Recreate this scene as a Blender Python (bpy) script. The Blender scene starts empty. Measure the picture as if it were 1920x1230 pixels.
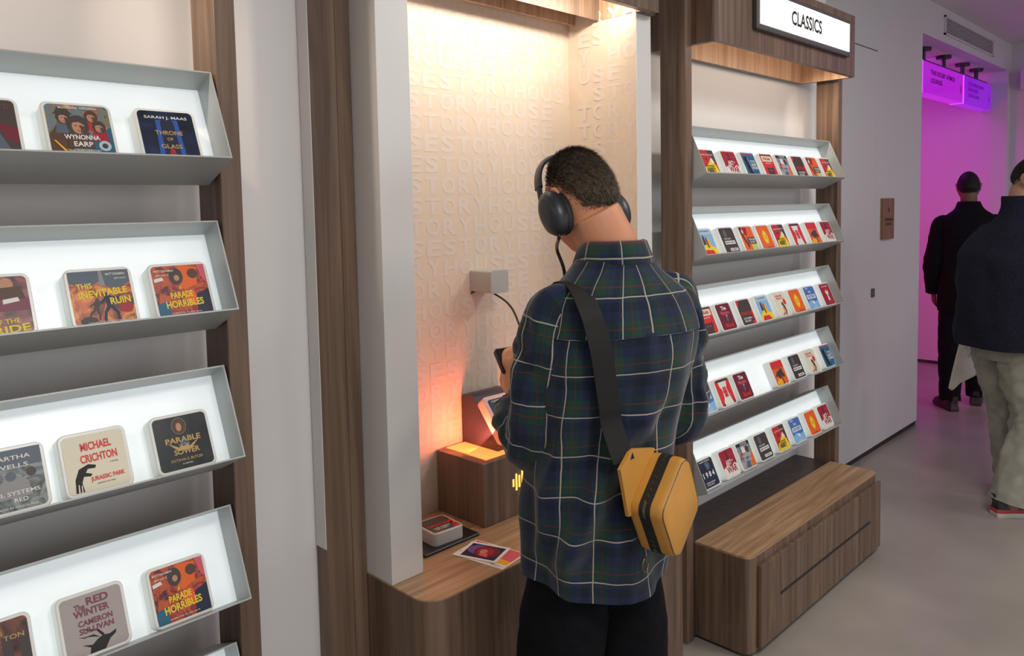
import bpy, bmesh, math, random
from mathutils import Vector, Matrix, noise
random.seed(7)
SC = bpy.context.scene
COL = SC.collection

# ---------------------------------------------------------------- camera
cam = bpy.data.cameras.new('camera'); camo = bpy.data.objects.new('camera', cam); COL.objects.link(camo)
cam.sensor_fit = 'HORIZONTAL'; cam.sensor_width = 36.0
cam.lens = 1459.249 / 1920 * 36.0
cam.shift_y = (489.65 - 615.0) / 1920.0
cam.clip_start = 0.02; cam.clip_end = 100
YAW, PIT, ROL = 0.789295708, 0.0685963020, 0.0195111819
_f = Vector((math.sin(YAW)*math.cos(PIT), math.cos(YAW)*math.cos(PIT), -math.sin(PIT)))
_r = Vector((math.cos(YAW), -math.sin(YAW), 0)); _d = _f.cross(_r)
_cr, _sr = math.cos(ROL), math.sin(ROL)
_rt = _cr*_r + _sr*_d; _dn = -_sr*_r + _cr*_d
camo.matrix_world = Matrix(((_rt.x, -_dn.x, -_f.x, 0), (_rt.y, -_dn.y, -_f.y, 0), (_rt.z, -_dn.z, -_f.z, 1.6), (0, 0, 0, 1)))
SC.camera = camo

# ---------------------------------------------------------------- world, view, large lights
w = bpy.data.worlds.new('world'); SC.world = w; w.use_nodes = True
w.node_tree.nodes['Background'].inputs[0].default_value = (0.95, 0.95, 1.0, 1)
w.node_tree.nodes['Background'].inputs[1].default_value = 1.0
SC.view_settings.view_transform = 'Standard'; SC.view_settings.look = 'None'
SC.view_settings.exposure = 0.0; SC.view_settings.gamma = 1.0; SC.view_settings.use_curve_mapping = False

def area(name, loc, target, sx, sy, power, color, spread=180):
    l = bpy.data.lights.new(name, 'AREA'); l.shape = 'RECTANGLE'; l.size = sx; l.size_y = sy
    l.energy = power; l.color = color; l.spread = math.radians(spread)
    o = bpy.data.objects.new(name, l); COL.objects.link(o); o.location = loc
    d = (Vector(target) - Vector(loc)).normalized()
    o.rotation_euler = d.to_track_quat('-Z', 'Y').to_euler()
    return o
# recessed ceiling panels of the shop (out of frame above and behind the camera)
area('ceiling_light', (0.9, -0.6, 2.93), (0.9, -0.6, 0), 0.6, 0.6, 30, (1.0, 0.96, 0.91))
area('ceiling_light', (3.0, 0.0, 2.93), (3.0, 0.0, 0), 0.6, 0.6, 25, (1.0, 0.95, 0.9))
area('ceiling_light', (-1.4, 0.2, 2.93), (-1.4, 0.2, 0), 0.6, 0.6, 11, (1.0, 0.95, 0.9))
area('ceiling_light', (5.2, -1.6, 2.93), (5.2, -1.6, 0), 0.6, 0.6, 15, (1.0, 0.92, 0.9))
# purple and magenta wash of the passage beyond the opening
area('passage_light', (6.9, 2.5, 2.68), (7.6, 2.4, 1.2), 0.9, 0.5, 13, (0.62, 0.04, 0.95))
area('passage_light', (6.3, 2.9, 1.3), (8.2, 2.6, 1.0), 0.3, 0.9, 9, (1.0, 0.05, 0.16))
area('shop_purple_light', (7.2, 0.2, 2.9), (7.2, 0.6, 0), 0.5, 0.5, 4, (0.6, 0.2, 1.0))

# ---------------------------------------------------------------- materials
def nodes(name):
    m = bpy.data.materials.new(name); m.use_nodes = True
    nt = m.node_tree; return m, nt, nt.nodes['Principled BSDF']
def mat(name, col, rough=0.5, metal=0.0, bump=0.0, bscale=200, emit=None, estr=0.0, spec=0.5, vary=0.0, vscale=4, coat=0.0):
    m, nt, b = nodes(name)
    b.inputs['Base Color'].default_value = (*col, 1); b.inputs['Roughness'].default_value = rough
    b.inputs['Metallic'].default_value = metal; b.inputs['Specular IOR Level'].default_value = spec
    if coat: b.inputs['Coat Weight'].default_value = coat
    tc = nt.nodes.new('ShaderNodeTexCoord')
    if vary:
        n = nt.nodes.new('ShaderNodeTexNoise'); n.inputs['Scale'].default_value = vscale; n.inputs['Detail'].default_value = 5
        nt.links.new(tc.outputs['Object'], n.inputs['Vector'])
        r = nt.nodes.new('ShaderNodeValToRGB'); nt.links.new(n.outputs['Fac'], r.inputs['Fac'])
        r.color_ramp.elements[0].position = 0.3; r.color_ramp.elements[1].position = 0.7
        r.color_ramp.elements[0].color = (*[c*(1-vary) for c in col], 1); r.color_ramp.elements[1].color = (*[min(1, c*(1+vary)) for c in col], 1)
        nt.links.new(r.outputs['Color'], b.inputs['Base Color'])
    if bump:
        n = nt.nodes.new('ShaderNodeTexNoise'); n.inputs['Scale'].default_value = bscale; n.inputs['Detail'].default_value = 4
        nt.links.new(tc.outputs['Object'], n.inputs['Vector'])
        bp = nt.nodes.new('ShaderNodeBump'); bp.inputs['Strength'].default_value = bump; bp.inputs['Distance'].default_value = 0.002
        nt.links.new(n.outputs['Fac'], bp.inputs['Height']); nt.links.new(bp.outputs['Normal'], b.inputs['Normal'])
    if emit:
        b.inputs['Emission Color'].default_value = (*emit, 1); b.inputs['Emission Strength'].default_value = estr
    return m
def wood(name, dark, mid, light, axis='Z', fine=55, rough=0.42, figure=1.0):
    m, nt, b = nodes(name)
    tc = nt.nodes.new('ShaderNodeTexCoord')
    def layer(sc_across, sc_along, detail, dist=0.0):
        mp = nt.nodes.new('ShaderNodeMapping')
        s = [sc_across]*3; s['XYZ'.index(axis)] = sc_along
        mp.inputs['Scale'].default_value = s
        nt.links.new(tc.outputs['Object'], mp.inputs['Vector'])
        n = nt.nodes.new('ShaderNodeTexNoise'); n.inputs['Scale'].default_value = 1.0; n.inputs['Detail'].default_value = detail
        n.inputs['Distortion'].default_value = dist
        nt.links.new(mp.outputs['Vector'], n.inputs['Vector']); return n.outputs['Fac']
    a = layer(9, 0.55, 3, 0.8*figure); c = layer(fine, 1.3, 4); g = layer(fine*5, 5, 2)
    def mth(op, x, y):
        k = nt.nodes.new('ShaderNodeMath'); k.operation = op
        for i, v in enumerate((x, y)):
            if isinstance(v, (int, float)): k.inputs[i].default_value = v
            else: nt.links.new(v, k.inputs[i])
        return k.outputs[0]
    rings = mth('SINE', mth('MULTIPLY', a, 42.0*figure), 0)
    fac = mth('ADD', mth('ADD', mth('MULTIPLY', c, 0.75), mth('MULTIPLY', rings, 0.07)), mth('ADD', mth('MULTIPLY', a, 0.3), mth('MULTIPLY', g, 0.16)))
    r = nt.nodes.new('ShaderNodeValToRGB'); e = r.color_ramp.elements
    e[0].position = 0.42; e[0].color = (*dark, 1); e[1].position = 0.80; e[1].color = (*light, 1)
    k = e.new(0.6); k.color = (*mid, 1)
    nt.links.new(fac, r.inputs['Fac']); nt.links.new(r.outputs['Color'], b.inputs['Base Color'])
    b.inputs['Roughness'].default_value = rough
    bp = nt.nodes.new('ShaderNodeBump'); bp.inputs['Strength'].default_value = 0.12; bp.inputs['Distance'].default_value = 0.001
    nt.links.new(c, bp.inputs['Height']); nt.links.new(bp.outputs['Normal'], b.inputs['Normal'])
    return m
def mottle(name, cols, scale=30, rough=0.35, detail=5, dist=1.5):
    m, nt, b = nodes(name)
    tc = nt.nodes.new('ShaderNodeTexCoord'); n = nt.nodes.new('ShaderNodeTexNoise')
    n.inputs['Scale'].default_value = scale; n.inputs['Detail'].default_value = detail; n.inputs['Distortion'].default_value = dist
    nt.links.new(tc.outputs['Object'], n.inputs['Vector'])
    r = nt.nodes.new('ShaderNodeValToRGB'); e = r.color_ramp.elements; N = len(cols)
    e[0].position = 0.3; e[0].color = (*cols[0], 1); e[1].position = 0.7; e[1].color = (*cols[-1], 1)
    for i in range(1, N-1):
        q = e.new(0.3 + 0.4*i/(N-1)); q.color = (*cols[i], 1)
    nt.links.new(n.outputs['Fac'], r.inputs['Fac']); nt.links.new(r.outputs['Color'], b.inputs['Base Color'])
    b.inputs['Roughness'].default_value = rough
    return m

W_DK, W_MD, W_LT = (0.105, 0.066, 0.044), (0.158, 0.100, 0.066), (0.225, 0.145, 0.098)
M = {}
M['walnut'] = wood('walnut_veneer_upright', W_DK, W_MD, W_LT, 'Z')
M['walnut_x'] = wood('lit_tone_walnut_lengthwise', (0.29, 0.165, 0.085), (0.40, 0.245, 0.13), (0.53, 0.345, 0.20), 'X', fine=45, figure=1.5)  # tray and niche light on the tops put into this golden tone
M['walnut_lit'] = wood('lit_tone_walnut_lining', (0.38, 0.225, 0.135), (0.50, 0.315, 0.20), (0.60, 0.40, 0.27), 'Z', fine=40, figure=1.3)  # walnut paled, LED light inside headers and canopy put into its colour
M['walnut_dark'] = wood('dark_brown_wood', (0.035, 0.024, 0.020), (0.055, 0.038, 0.030), (0.075, 0.052, 0.042), 'Z')  # darker brown wood for plinths, panel joint and passage baseboard
M['wall'] = mat('white_wall_paint', (0.80, 0.78, 0.755), 0.75, bump=0.06, bscale=260, spec=0.25)
M['wall_far'] = mat('grey_white_panel_paint', (0.62, 0.60, 0.61), 0.7, bump=0.05, bscale=260, spec=0.25)
M['ceil'] = mat('ceiling_paint', (0.70, 0.68, 0.68), 0.85, spec=0.2)
M['floor'] = mat('polished_concrete', (0.35, 0.315, 0.28), 0.34, bump=0.04, bscale=30, vary=0.13, vscale=2.2, spec=0.45)
M['steel'] = mat('brushed_aluminium', (0.80, 0.79, 0.76), 0.40, metal=0.25, bump=0.03, bscale=900)
M['tray'] = mat('silver_powder_coat', (0.44, 0.46, 0.45), 0.45, metal=0.2, bump=0.03, bscale=500)
M['panel'] = mat('backlit_white_acrylic', (0.85, 0.88, 0.88), 0.3, emit=(0.86, 0.97, 1.0), estr=0.35)
M['acrylic'] = mat('glow_frosted_acrylic', (0.80, 0.81, 0.76), 0.25, emit=(0.95, 1.0, 0.95), estr=0.05)  # faint emission stands in for panel light passing through the blocks
M['black'] = mat('black_plastic', (0.012, 0.012, 0.014), 0.4)
M['ink_black'] = mat('black_ink', (0.012, 0.012, 0.012), 0.6)
M['ink_white'] = mat('white_ink', (0.82, 0.82, 0.80), 0.6)
M['led'] = mat('warm_led_strip', (1, 0.9, 0.75), 0.5, emit=(1.0, 0.84, 0.64), estr=6)
M['frame_grey'] = mat('dark_grey_metal', (0.10, 0.095, 0.09), 0.4, metal=0.3)
M['sign_white'] = mat('backlit_sign_panel', (0.9, 0.9, 0.88), 0.4, emit=(1.0, 0.985, 0.95), estr=0.85)

# ---------------------------------------------------------------- mesh helpers (all authored in world coordinates)
def bm_box(bm, x0, x1, y0, y1, z0, z1, bev=0.0, segs=2, mi=0):
    vs = [bm.verts.new((x, y, z)) for z in (z0, z1) for y in (y0, y1) for x in (x0, x1)]
    fs = [bm.faces.new([vs[i] for i in q]) for q in ((0, 2, 3, 1), (4, 5, 7, 6), (0, 1, 5, 4), (2, 6, 7, 3), (0, 4, 6, 2), (1, 3, 7, 5))]
    for f in fs: f.material_index = mi
    if bev:
        es = list({e for f in fs for e in f.edges})
        bmesh.ops.bevel(bm, geom=es, offset=bev, segments=segs, affect='EDGES', profile=0.7)
    return vs
def box(x0, x1, y0, y1, z0, z1, bev=0.0, segs=2):
    bm = bmesh.new(); bm_box(bm, x0, x1, y0, y1, z0, z1, bev, segs); return bm
def rrect(w, h, r, n=5):
    pts = []
    for cx, cy, a0 in ((w/2-r, h/2-r, 0), (-w/2+r, h/2-r, 90), (-w/2+r, -h/2+r, 180), (w/2-r, -h/2+r, 270)):
        for i in range(n+1):
            a = math.radians(a0 + 90*i/n); pts.append((cx + r*math.cos(a), cy + r*math.sin(a)))
    return pts
def prism(bm, pts, fr, t0, t1, mi=0, cham=0.0):
    """extrude a 2-D outline along the frame's normal from t0 to t1; fr = (origin, ux, uy, un)"""
    O, ux, uy, un = fr
    rings = [(t0, 0.0), (t1, 0.0)] if not cham else [(t0, 0.0), (t1-cham, 0.0), (t1, cham)]
    cx = sum(p[0] for p in pts)/len(pts); cy = sum(p[1] for p in pts)/len(pts)
    R = []
    for t, c in rings:
        row = []
        for x, y in pts:
            if c:
                d = math.hypot(x-cx, y-cy) or 1; k = max(0, 1 - c/d); x, y = cx+(x-cx)*k, cy+(y-cy)*k
            row.append(bm.verts.new(O + ux*x + uy*y + un*t))
        R.append(row)
    fs = []
    n = len(pts)
    for a, b in zip(R[:-1], R[1:]):
        for i in range(n): fs.append(bm.faces.new((a[i], a[(i+1) % n], b[(i+1) % n], b[i])))
    fs.append(bm.faces.new(R[-1])); fs.append(bm.faces.new(R[0][::-1]))
    for f in fs: f.material_index = mi
    return fs
def tube(bm, pts, rad, n=8, caps=True, mi=0):
    pts = [Vector(p) for p in pts]; rows = []
    rads = rad if isinstance(rad, (list, tuple)) else [rad]*len(pts)
    up = Vector((0, 0, 1))
    prev = None
    for i, p in enumerate(pts):
        d = (pts[min(i+1, len(pts)-1)] - pts[max(i-1, 0)]).normalized()
        if prev is None:
            a = d.cross(up) if abs(d.dot(up)) < 0.9 else d.cross(Vector((1, 0, 0)))
        else: a = prev - d*prev.dot(d)
        a.normalize(); prev = a; b = d.cross(a)
        rows.append([bm.verts.new(p + (a*math.cos(t) + b*math.sin(t))*rads[i]) for t in (2*math.pi*k/n for k in range(n))])
    for r0, r1 in zip(rows[:-1], rows[1:]):
        for k in range(n):
            f = bm.faces.new((r0[k], r0[(k+1) % n], r1[(k+1) % n], r1[k])); f.material_index = mi; f.smooth = True
    if caps:
        bm.faces.new(rows[0][::-1]).material_index = mi; bm.faces.new(rows[-1]).material_index = mi
def spline(P, k=8):
    P = [Vector(p) for p in P]; out = []
    for i in range(len(P)-1):
        p0, p1, p2, p3 = P[max(i-1, 0)], P[i], P[i+1], P[min(i+2, len(P)-1)]
        for j in range(k):
            t = j/k
            out.append(0.5*((2*p1) + (p2-p0)*t + (2*p0-5*p1+4*p2-p3)*t*t + (-p0+3*p1-3*p2+p3)*t**3))
    out.append(P[-1]); return out
def cyl(bm, c, axis, r, h, n=24, r2=None, mi=0):
    axis = Vector(axis).normalized(); tube(bm, [Vector(c), Vector(c)+axis*h], [r, r if r2 is None else r2], n, True, mi)

_tc = {}
def text_geo(s, bold=0.0):
    key = (s, bold)
    if key in _tc: return _tc[key]
    cu = bpy.data.curves.new('lettering', 'FONT'); cu.body = s; cu.size = 1.0; cu.resolution_u = 3; cu.offset = bold
    o = bpy.data.objects.new('lettering', cu); COL.objects.link(o)
    dg = bpy.context.evaluated_depsgraph_get(); dg.update(); me = o.evaluated_get(dg).to_mesh()
    vs = [(v.co.x, v.co.y) for v in me.vertices]; fs = [tuple(p.vertices) for p in me.polygons]
    o.evaluated_get(dg).to_mesh_clear(); COL.objects.unlink(o); bpy.data.objects.remove(o); bpy.data.curves.remove(cu)
    x0 = min(v[0] for v in vs); x1 = max(v[0] for v in vs); y0 = min(v[1] for v in vs); y1 = max(v[1] for v in vs)
    g = ([((x-x0)/(x1-x0)-0.5, (y-y0)/(y1-y0)-0.5) for x, y in vs], fs, (x1-x0)/(y1-y0))
    _tc[key] = g; return g
def put_text(bm, s, fr, cx, cy, h, wid=None, t=0.0004, mi=0, bold=0.0, rot=0.0):
    """lettering of cap height h (and width wid) centred at cx, cy on the frame's plane, raised by t"""
    vs, fs, asp = text_geo(s, bold); O, ux, uy, un = fr
    wid = wid or h*asp; c, sn = math.cos(rot), math.sin(rot)
    V = []
    for x, y in vs:
        x, y = x*wid, y*h; x, y = x*c - y*sn, x*sn + y*c
        V.append(bm.verts.new(O + ux*(cx+x) + uy*(cy+y) + un*t))
    for f in fs:
        try:
            q = bm.faces.new([V[i] for i in f]); q.material_index = mi
        except ValueError: pass

# ---------------------------------------------------------------- object helpers
def finish(bm, name, mats, parent=None, loc=None, smooth=None):
    """link bm (world coordinates) as ONE mesh object; origin at loc, or at the root of its parent"""
    if parent is not None:
        r = parent
        while r.parent: r = r.parent
        org = Vector(r.location)
    else: org = Vector(loc or (0, 0, 0))
    bmesh.ops.translate(bm, verts=bm.verts, vec=-org)
    bmesh.ops.recalc_face_normals(bm, faces=bm.faces)
    me = bpy.data.meshes.new(name); bm.to_mesh(me); bm.free()
    for m in (mats if isinstance(mats, (list, tuple)) else [mats]): me.materials.append(M[m] if isinstance(m, str) else m)
    if smooth is not None:
        for p in me.polygons: p.use_smooth = True
        if smooth > 0 and smooth < 180: me.set_sharp_from_angle(angle=math.radians(smooth))
    o = bpy.data.objects.new(name, me); COL.objects.link(o)
    if parent is not None: o.parent = parent
    else: o.location = org
    return o
def tag(o, label, cat, group=None, kind=None):
    o['label'] = label; o['category'] = cat
    if group: o['group'] = group
    if kind: o['kind'] = kind
    return o
def thing(name, label, cat, loc, group=None):
    o = bpy.data.objects.new(name, None); COL.objects.link(o); o.location = loc; o.empty_display_size = 0.1
    return tag(o, label, cat, group)
def struct(name, bm, m, smooth=None, parent=None):
    o = finish(bm, name, m, parent, smooth=smooth)
    if parent is None: o['kind'] = 'structure'
    return o
V3 = Vector
# ================================================================ the room
YW = 1.67            # plane of the wall behind the display units
YF = 1.81            # plane of the wall with the doors further along
struct('floor', box(-4.5, 10.5, -5.0, 4.6, -0.1, 0.0), 'floor')
struct('ceiling', box(-4.5, 10.5, -5.0, YF+0.12, 2.99, 3.09), 'ceil')
bm = bmesh.new()
bm_box(bm, -4.5, 1.15, YW, YW+0.25, 0, 2.99); bm_box(bm, 2.15, 3.95, YW, YW+0.25, 0, 2.99); bm_box(bm, 1.15, 2.15, YW, YW+0.25, 2.30, 2.99)
struct('wall_back', bm, 'wall')
bm = bmesh.new()
bm_box(bm, 3.95, 5.885, YF, YF+0.12, 0.035, 2.99)
bm_box(bm, 5.885, 8.22, YF, YF+0.12, 2.746, 2.99)
bm_box(bm, 8.22, 8.32, YF, YF+0.12, 0, 2.99)
struct('wall_far', bm, 'wall_far')
struct('wall_right', box(8.32, 8.44, -5.0, YF+0.12, 0, 2.99), 'wall_far')
struct('wall_left', box(-4.6, -4.5, -5.0, YW+0.25, 0, 2.99), 'wall')
M['passage'] = mat('light_tinted_passage_paint', (0.70, 0.50, 0.66), 0.7, bump=0.05, bscale=200, spec=0.25)  # purple passage light tinted into otherwise white paint
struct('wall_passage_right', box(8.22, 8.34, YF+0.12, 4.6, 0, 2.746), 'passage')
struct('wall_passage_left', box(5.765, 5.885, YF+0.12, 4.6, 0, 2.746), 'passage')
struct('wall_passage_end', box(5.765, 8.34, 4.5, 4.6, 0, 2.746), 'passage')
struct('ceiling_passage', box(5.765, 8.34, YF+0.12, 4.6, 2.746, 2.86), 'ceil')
struct('baseboard_far', box(3.955, 5.88, YF+0.006, YF+0.1, 0, 0.035), 'black')
struct('baseboard_passage', box(8.212, 8.22, YF+0.12, 4.5, 0.0, 0.03), 'walnut_dark')
# flush door leaf in the far wall with its lock
dr = struct('door_1', box(3.955, 5.04, YF-0.004, YF, 0.036, 2.512, 0.001, 1), 'wall_far')
bm = bmesh.new(); bm_box(bm, 4.978, 5.026, YF-0.012, YF-0.004, 1.0, 1.055, 0.004); struct('door_lock', bm, 'frame_grey', parent=dr)
struct('trim_1', box(3.955, 5.05, YF-0.0025, YF, 2.5125, 2.518), 'black')
struct('trim_2', box(5.041, 5.044, YF-0.0025, YF, 0.036, 2.5125), 'frame_grey')
# wooden door plaque
bm = bmesh.new(); bm_box(bm, 5.133, 5.335, YF-0.016, YF, 1.352, 1.613, 0.004)
M['plaque'] = wood('plaque_wood', (0.16, 0.07, 0.035), (0.25, 0.115, 0.06), (0.31, 0.15, 0.085), 'Z', figure=0.6)
pl = tag(finish(bm, 'door_plaque', 'plaque', loc=(5.234, YF, 1.352)), 'small brown wooden plaque on the white wall beside the flush door', 'plaque')
bm = bmesh.new(); fr = (V3((5.234, YF-0.016, 1.48)), V3((1, 0, 0)), V3((0, 0, 1)), V3((0, -1, 0)))
put_text(bm, 'A', fr, 0, 0.06, 0.035, 0.03, 0.0008, 0, 0.01); finish(bm, 'plaque_mark', 'ink_black', pl); bm = bmesh.new()
put_text(bm, 'SCREENING', fr, 0, -0.002, 0.02, 0.15, 0.0008, 0, 0.01); put_text(bm, 'LOUNGE', fr, 0, -0.03, 0.02, 0.1, 0.0008, 0, 0.01)
finish(bm, 'plaque_lettering', 'ink_black', pl)
# air vent over the opening
vt = thing('air_vent', 'white slatted air vent high on the wall above the purple opening', 'vent', (7.01, YF, 2.80))
bm = bmesh.new()
x0, x1, z0, z1 = 6.345, 7.68, 2.800, 2.938
for a in ((x0, x1, z0, z0+0.012), (x0, x1, z1-0.012, z1), (x0, x0+0.02, z0, z1), (x1-0.02, x1, z0, z1)): bm_box(bm, a[0], a[1], YF-0.012, YF, a[2], a[3])
finish(bm, 'vent_frame', 'wall_far', vt)
finish(box(x0+0.02, x1-0.02, YF-0.002, YF, z0+0.012, z1-0.012), 'vent_back', 'black', vt)
bm = bmesh.new()
for i in range(9):
    z = z0+0.016+i*0.0128
    vs = bm_box(bm, x0+.018, x1-.018, YF-.012, YF-.006, z, z+.0045)
finish(bm, 'vent_slats', 'wall_far', vt)
# recessed downlight in the ceiling
bm = bmesh.new(); cyl(bm, (6.35, 1.25, 2.975), (0, 0, 1), 0.09, 0.02, 32)
dl = tag(finish(bm, 'ceiling_downlight', 'black', loc=(6.35, 1.25, 2.99)), 'black round recessed downlight in the purple lit ceiling', 'downlight')
# security camera on the right wall
sc_ = thing('security_camera', 'white security camera bracketed high on the right hand wall', 'camera', (8.32, 1.45, 2.62))
bm = bmesh.new(); bm_box(bm, 8.24, 8.32, 1.60, 1.72, 2.57, 2.74, 0.01); finish(bm, 'mount_box', 'wall_far', sc_)
bm = bmesh.new(); tube(bm, [(8.25, 1.64, 2.66), (8.16, 1.50, 2.655), (8.10, 1.38, 2.65)], [0.045, 0.06, 0.055], 20); finish(bm, 'camera_body', 'wall_far', sc_, smooth=40)
bm = bmesh.new(); tube(bm, [(8.10, 1.38, 2.65), (8.075, 1.33, 2.645)], [0.04, 0.035], 20); finish(bm, 'lens', 'black', sc_, smooth=40)

# ---------------------------------------------------------------- glowing hanging signs in the opening
M['glow_purple'] = mat('edge_lit_purple_acrylic', (0.22, 0.01, 0.30), 0.2, emit=(0.48, 0.0, 0.70), estr=0.72)
M['glow_purple_deep'] = mat('edge_lit_violet_acrylic', (0.14, 0.01, 0.30), 0.2, emit=(0.24, 0.0, 0.62), estr=0.8)
M['glow_edge'] = mat('bright_acrylic_edge', (0.6, 0.1, 0.8), 0.2, emit=(0.75, 0.06, 0.95), estr=1.1)
M['dark_violet'] = mat('dark_violet_ink', (0.05, 0.0, 0.09), 0.5)
M['violet_ink'] = mat('violet_ink', (0.16, 0.0, 0.34), 0.5, emit=(0.2, 0.0, 0.5), estr=0.25)
YS = 1.93
def hang_sign(xa, xb, label, face, ink, lines, arrow):
    t = thing('hanging_sign', label, 'sign', ((xa+xb)/2, YS, 2.40), 'hanging signs in the opening')
    finish(box(xa, xb, YS, YS+0.10, 2.395, 2.628, 0.004, 2), 'sign_box', [face], t)
    bm = bmesh.new(); bm_box(bm, xa-0.003, xa+0.006, YS-0.003, YS+0.103, 2.392, 2.628); finish(bm, 'bright_edge', 'glow_edge', t)
    finish(box(xa-0.01, xb+0.005, YS+0.03, YS+0.07, 2.628, 2.652), 'rail', 'black', t)
    for x in (xa+0.12*(xb-xa)/0.7, xb-0.24*(xb-xa)/0.7):
        bm = bmesh.new(); cyl(bm, (x, YS+0.05, 2.65), (0, 0, 1), 0.016, 0.08, 16); cyl(bm, (x, YS+0.05, 2.722), (0, 0, 1), 0.055, 0.022, 28); finish(bm, 'bracket', 'black', t, smooth=40)
    bm = bmesh.new(); fr = (V3((xa, YS, 2.395)), V3((1, 0, 0)), V3((0, 0, 1)), V3((0, -1, 0)))
    for s, cx, cy, h, wd in lines: put_text(bm, s, fr, cx, cy, h, wd, 0.002, 0, 0.03)
    finish(bm, 'sign_lettering', ink, t); bm = bmesh.new()
    put_text(bm, arrow, fr, xb-xa-0.06, 0.1, 0.075, 0.05, 0.002); finish(bm, 'sign_arrow', ink, t)
hang_sign(6.28, 7.30, 'bright purple hanging lounge sign with dark lettering, nearer one', 'glow_purple', 'dark_violet',
          [('THE DOLBY ATMOS', 0.49, 0.165, 0.036, 0.60), ('LOUNGE', 0.33, 0.105, 0.036, 0.28)], 'V')
hang_sign(7.32, 8.17, 'deep violet hanging sign with faint violet lettering, further one', 'glow_purple_deep', 'violet_ink',
          [('THE LISTENING ROOM', 0.36, 0.175, 0.03, 0.46), ('BOOK STUDIO', 0.28, 0.128, 0.03, 0.3), ('CAFE & KIOSK', 0.3, 0.08, 0.03, 0.34)], 'A')
# ================================================================ display units with lit trays
TH = math.atan2(0.085, 0.19)
TU = V3((0, math.sin(TH), math.cos(TH))); TN = V3((0, math.cos(TH), -math.sin(TH)))     # up the tray face, into the tray
ZL_L = [1.7071, 1.4183, 1.1296, 0.8439, 0.5547]; YL_L = 1.4219
ZL_R = [1.7106, 1.4227, 1.1357, 0.8478, 0.5652]; YL_R = 1.4324
D_PANEL, D_FACE, TH_H, TD = 0.064, 0.032, 0.184, 0.118
def tray(parent, x0, x1, yl, zl):
    L = V3((0, yl, zl)); s = 0.003
    def slab(bm, xa, xb, v0, v1, d0, d1):
        vs = [bm.verts.new(L + V3((x, 0, 0)) + TU*v + TN*d) for d in (d0, d1) for v in (v0, v1) for x in (xa, xb)]
        for q in ((0, 2, 3, 1), (4, 5, 7, 6), (0, 1, 5, 4), (2, 6, 7, 3), (0, 4, 6, 2), (1, 3, 7, 5)): bm.faces.new([vs[i] for i in q])
    bm = bmesh.new()
    slab(bm, x0, x1, -s, 0, 0, TD); slab(bm, x0, x1, TH_H-s, TH_H, 0, TD)
    slab(bm, x0, x0+s, 0, TH_H-s, 0, TD); slab(bm, x1-s, x1, 0, TH_H-s, 0, TD); slab(bm, x0+s, x1-s, 0, TH_H-s, TD-s, TD)
    t = finish(bm, 'tray', 'tray', parent)
    bm = bmesh.new(); slab(bm, x0+s, x1-s, 0, TH_H-s, D_PANEL, D_PANEL+0.004); finish(bm, 'light_panel', 'panel', t)
    return t
def post(parent, x0, x1, y0, y1, ztop):
    finish(box(x0, x1, y0, y1, 0, ztop, 0.0015, 1), 'upright', 'walnut', parent)
def rounded_box(x0, x1, y0, y1, z0, z1, r, front=True, n=6):
    """plan outline with rounded front corners (toward -y)"""
    pts = [(x1, y1), (x0, y1)]
    for i in range(n+1):
        a = math.radians(180+90*i/n); pts.append((x0+r+r*math.cos(a), y0+r+r*math.sin(a)))
    for i in range(n+1):
        a = math.radians(270+90*i/n); pts.append((x1-r+r*math.cos(a), y0+r+r*math.sin(a)))
    return pts
ZF = lambda z: (V3((0, 0, z)), V3((1, 0, 0)), V3((0, 1, 0)), V3((0, 0, 1)))
def header(parent, x0, x1, y0, y1, z0, z1, r=0.03, t=0.022):
    pts = rounded_box(x0, x1, y0, y1, 0, 0, r)
    inn = rounded_box(x0+t, x1-t, y0+t, y1-t, 0, 0, max(r-t, 0.006))
    bm = bmesh.new(); n = len(pts)
    ob = [bm.verts.new((x, y, z0)) for x, y in pts]; ot = [bm.verts.new((x, y, z1)) for x, y in pts]
    ib = [bm.verts.new((x, y, z0)) for x, y in inn]; it = [bm.verts.new((x, y, z1-0.03)) for x, y in inn]
    for i in range(n):
        j = (i+1) % n
        bm.faces.new((ob[i], ob[j], ot[j], ot[i])); bm.faces.new((ob[i], ib[i], ib[j], ob[j]))
    bm.faces.new(ot)
    h = finish(bm, 'header', 'walnut', parent, smooth=30)
    bm = bmesh.new()
    ib = [bm.verts.new((x, y, z0)) for x, y in inn]; it = [bm.verts.new((x, y, z1-0.03)) for x, y in inn]
    for i in range(n): bm.faces.new((ib[i], ib[(i+1) % n], it[(i+1) % n], it[i]))
    bm.faces.new(it)
    finish(bm, 'header_lining', 'walnut_lit', h)
    finish(box(x0+t+0.01, x1-t-0.01, y0+t+0.004, y0+t+0.016, z0+0.06, z0+0.072), 'led_strip', 'led', h)
    return h
WARM = (1.0, 0.86, 0.72)
# --- left unit
LU = thing('book_display_unit', 'walnut framed unit with lit trays of large book tiles, left of the kiosk', 'display unit', (0.08, 1.54, 0))
for a, b in ((-0.611, -0.568), (0.69, 0.733)): post(LU, a, b, 1.485, 1.588, 2.50)
for z in ZL_L: tray(LU, -0.563, 0.685, YL_L, z)
hl = header(LU, -0.563, 0.65, 1.385, 1.655, 2.16, 2.44)
finish(rb := box(-0.58, 0.63, 1.495, 1.665, 0, 0.36), 'plinth', 'walnut_dark', LU)
area('unit_led', (0.04, 1.425, 2.185), (0.04, 1.655, 2.13), 1.1, 0.02, 0.42, WARM, 180)
area('post_fill_light', (0.36, 1.43, 2.18), (0.69, 1.51, 1.97), 0.02, 0.04, 0.38, (1.0, 0.80, 0.62), 75)  # added lamp to brighten the right post's inner face
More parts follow.
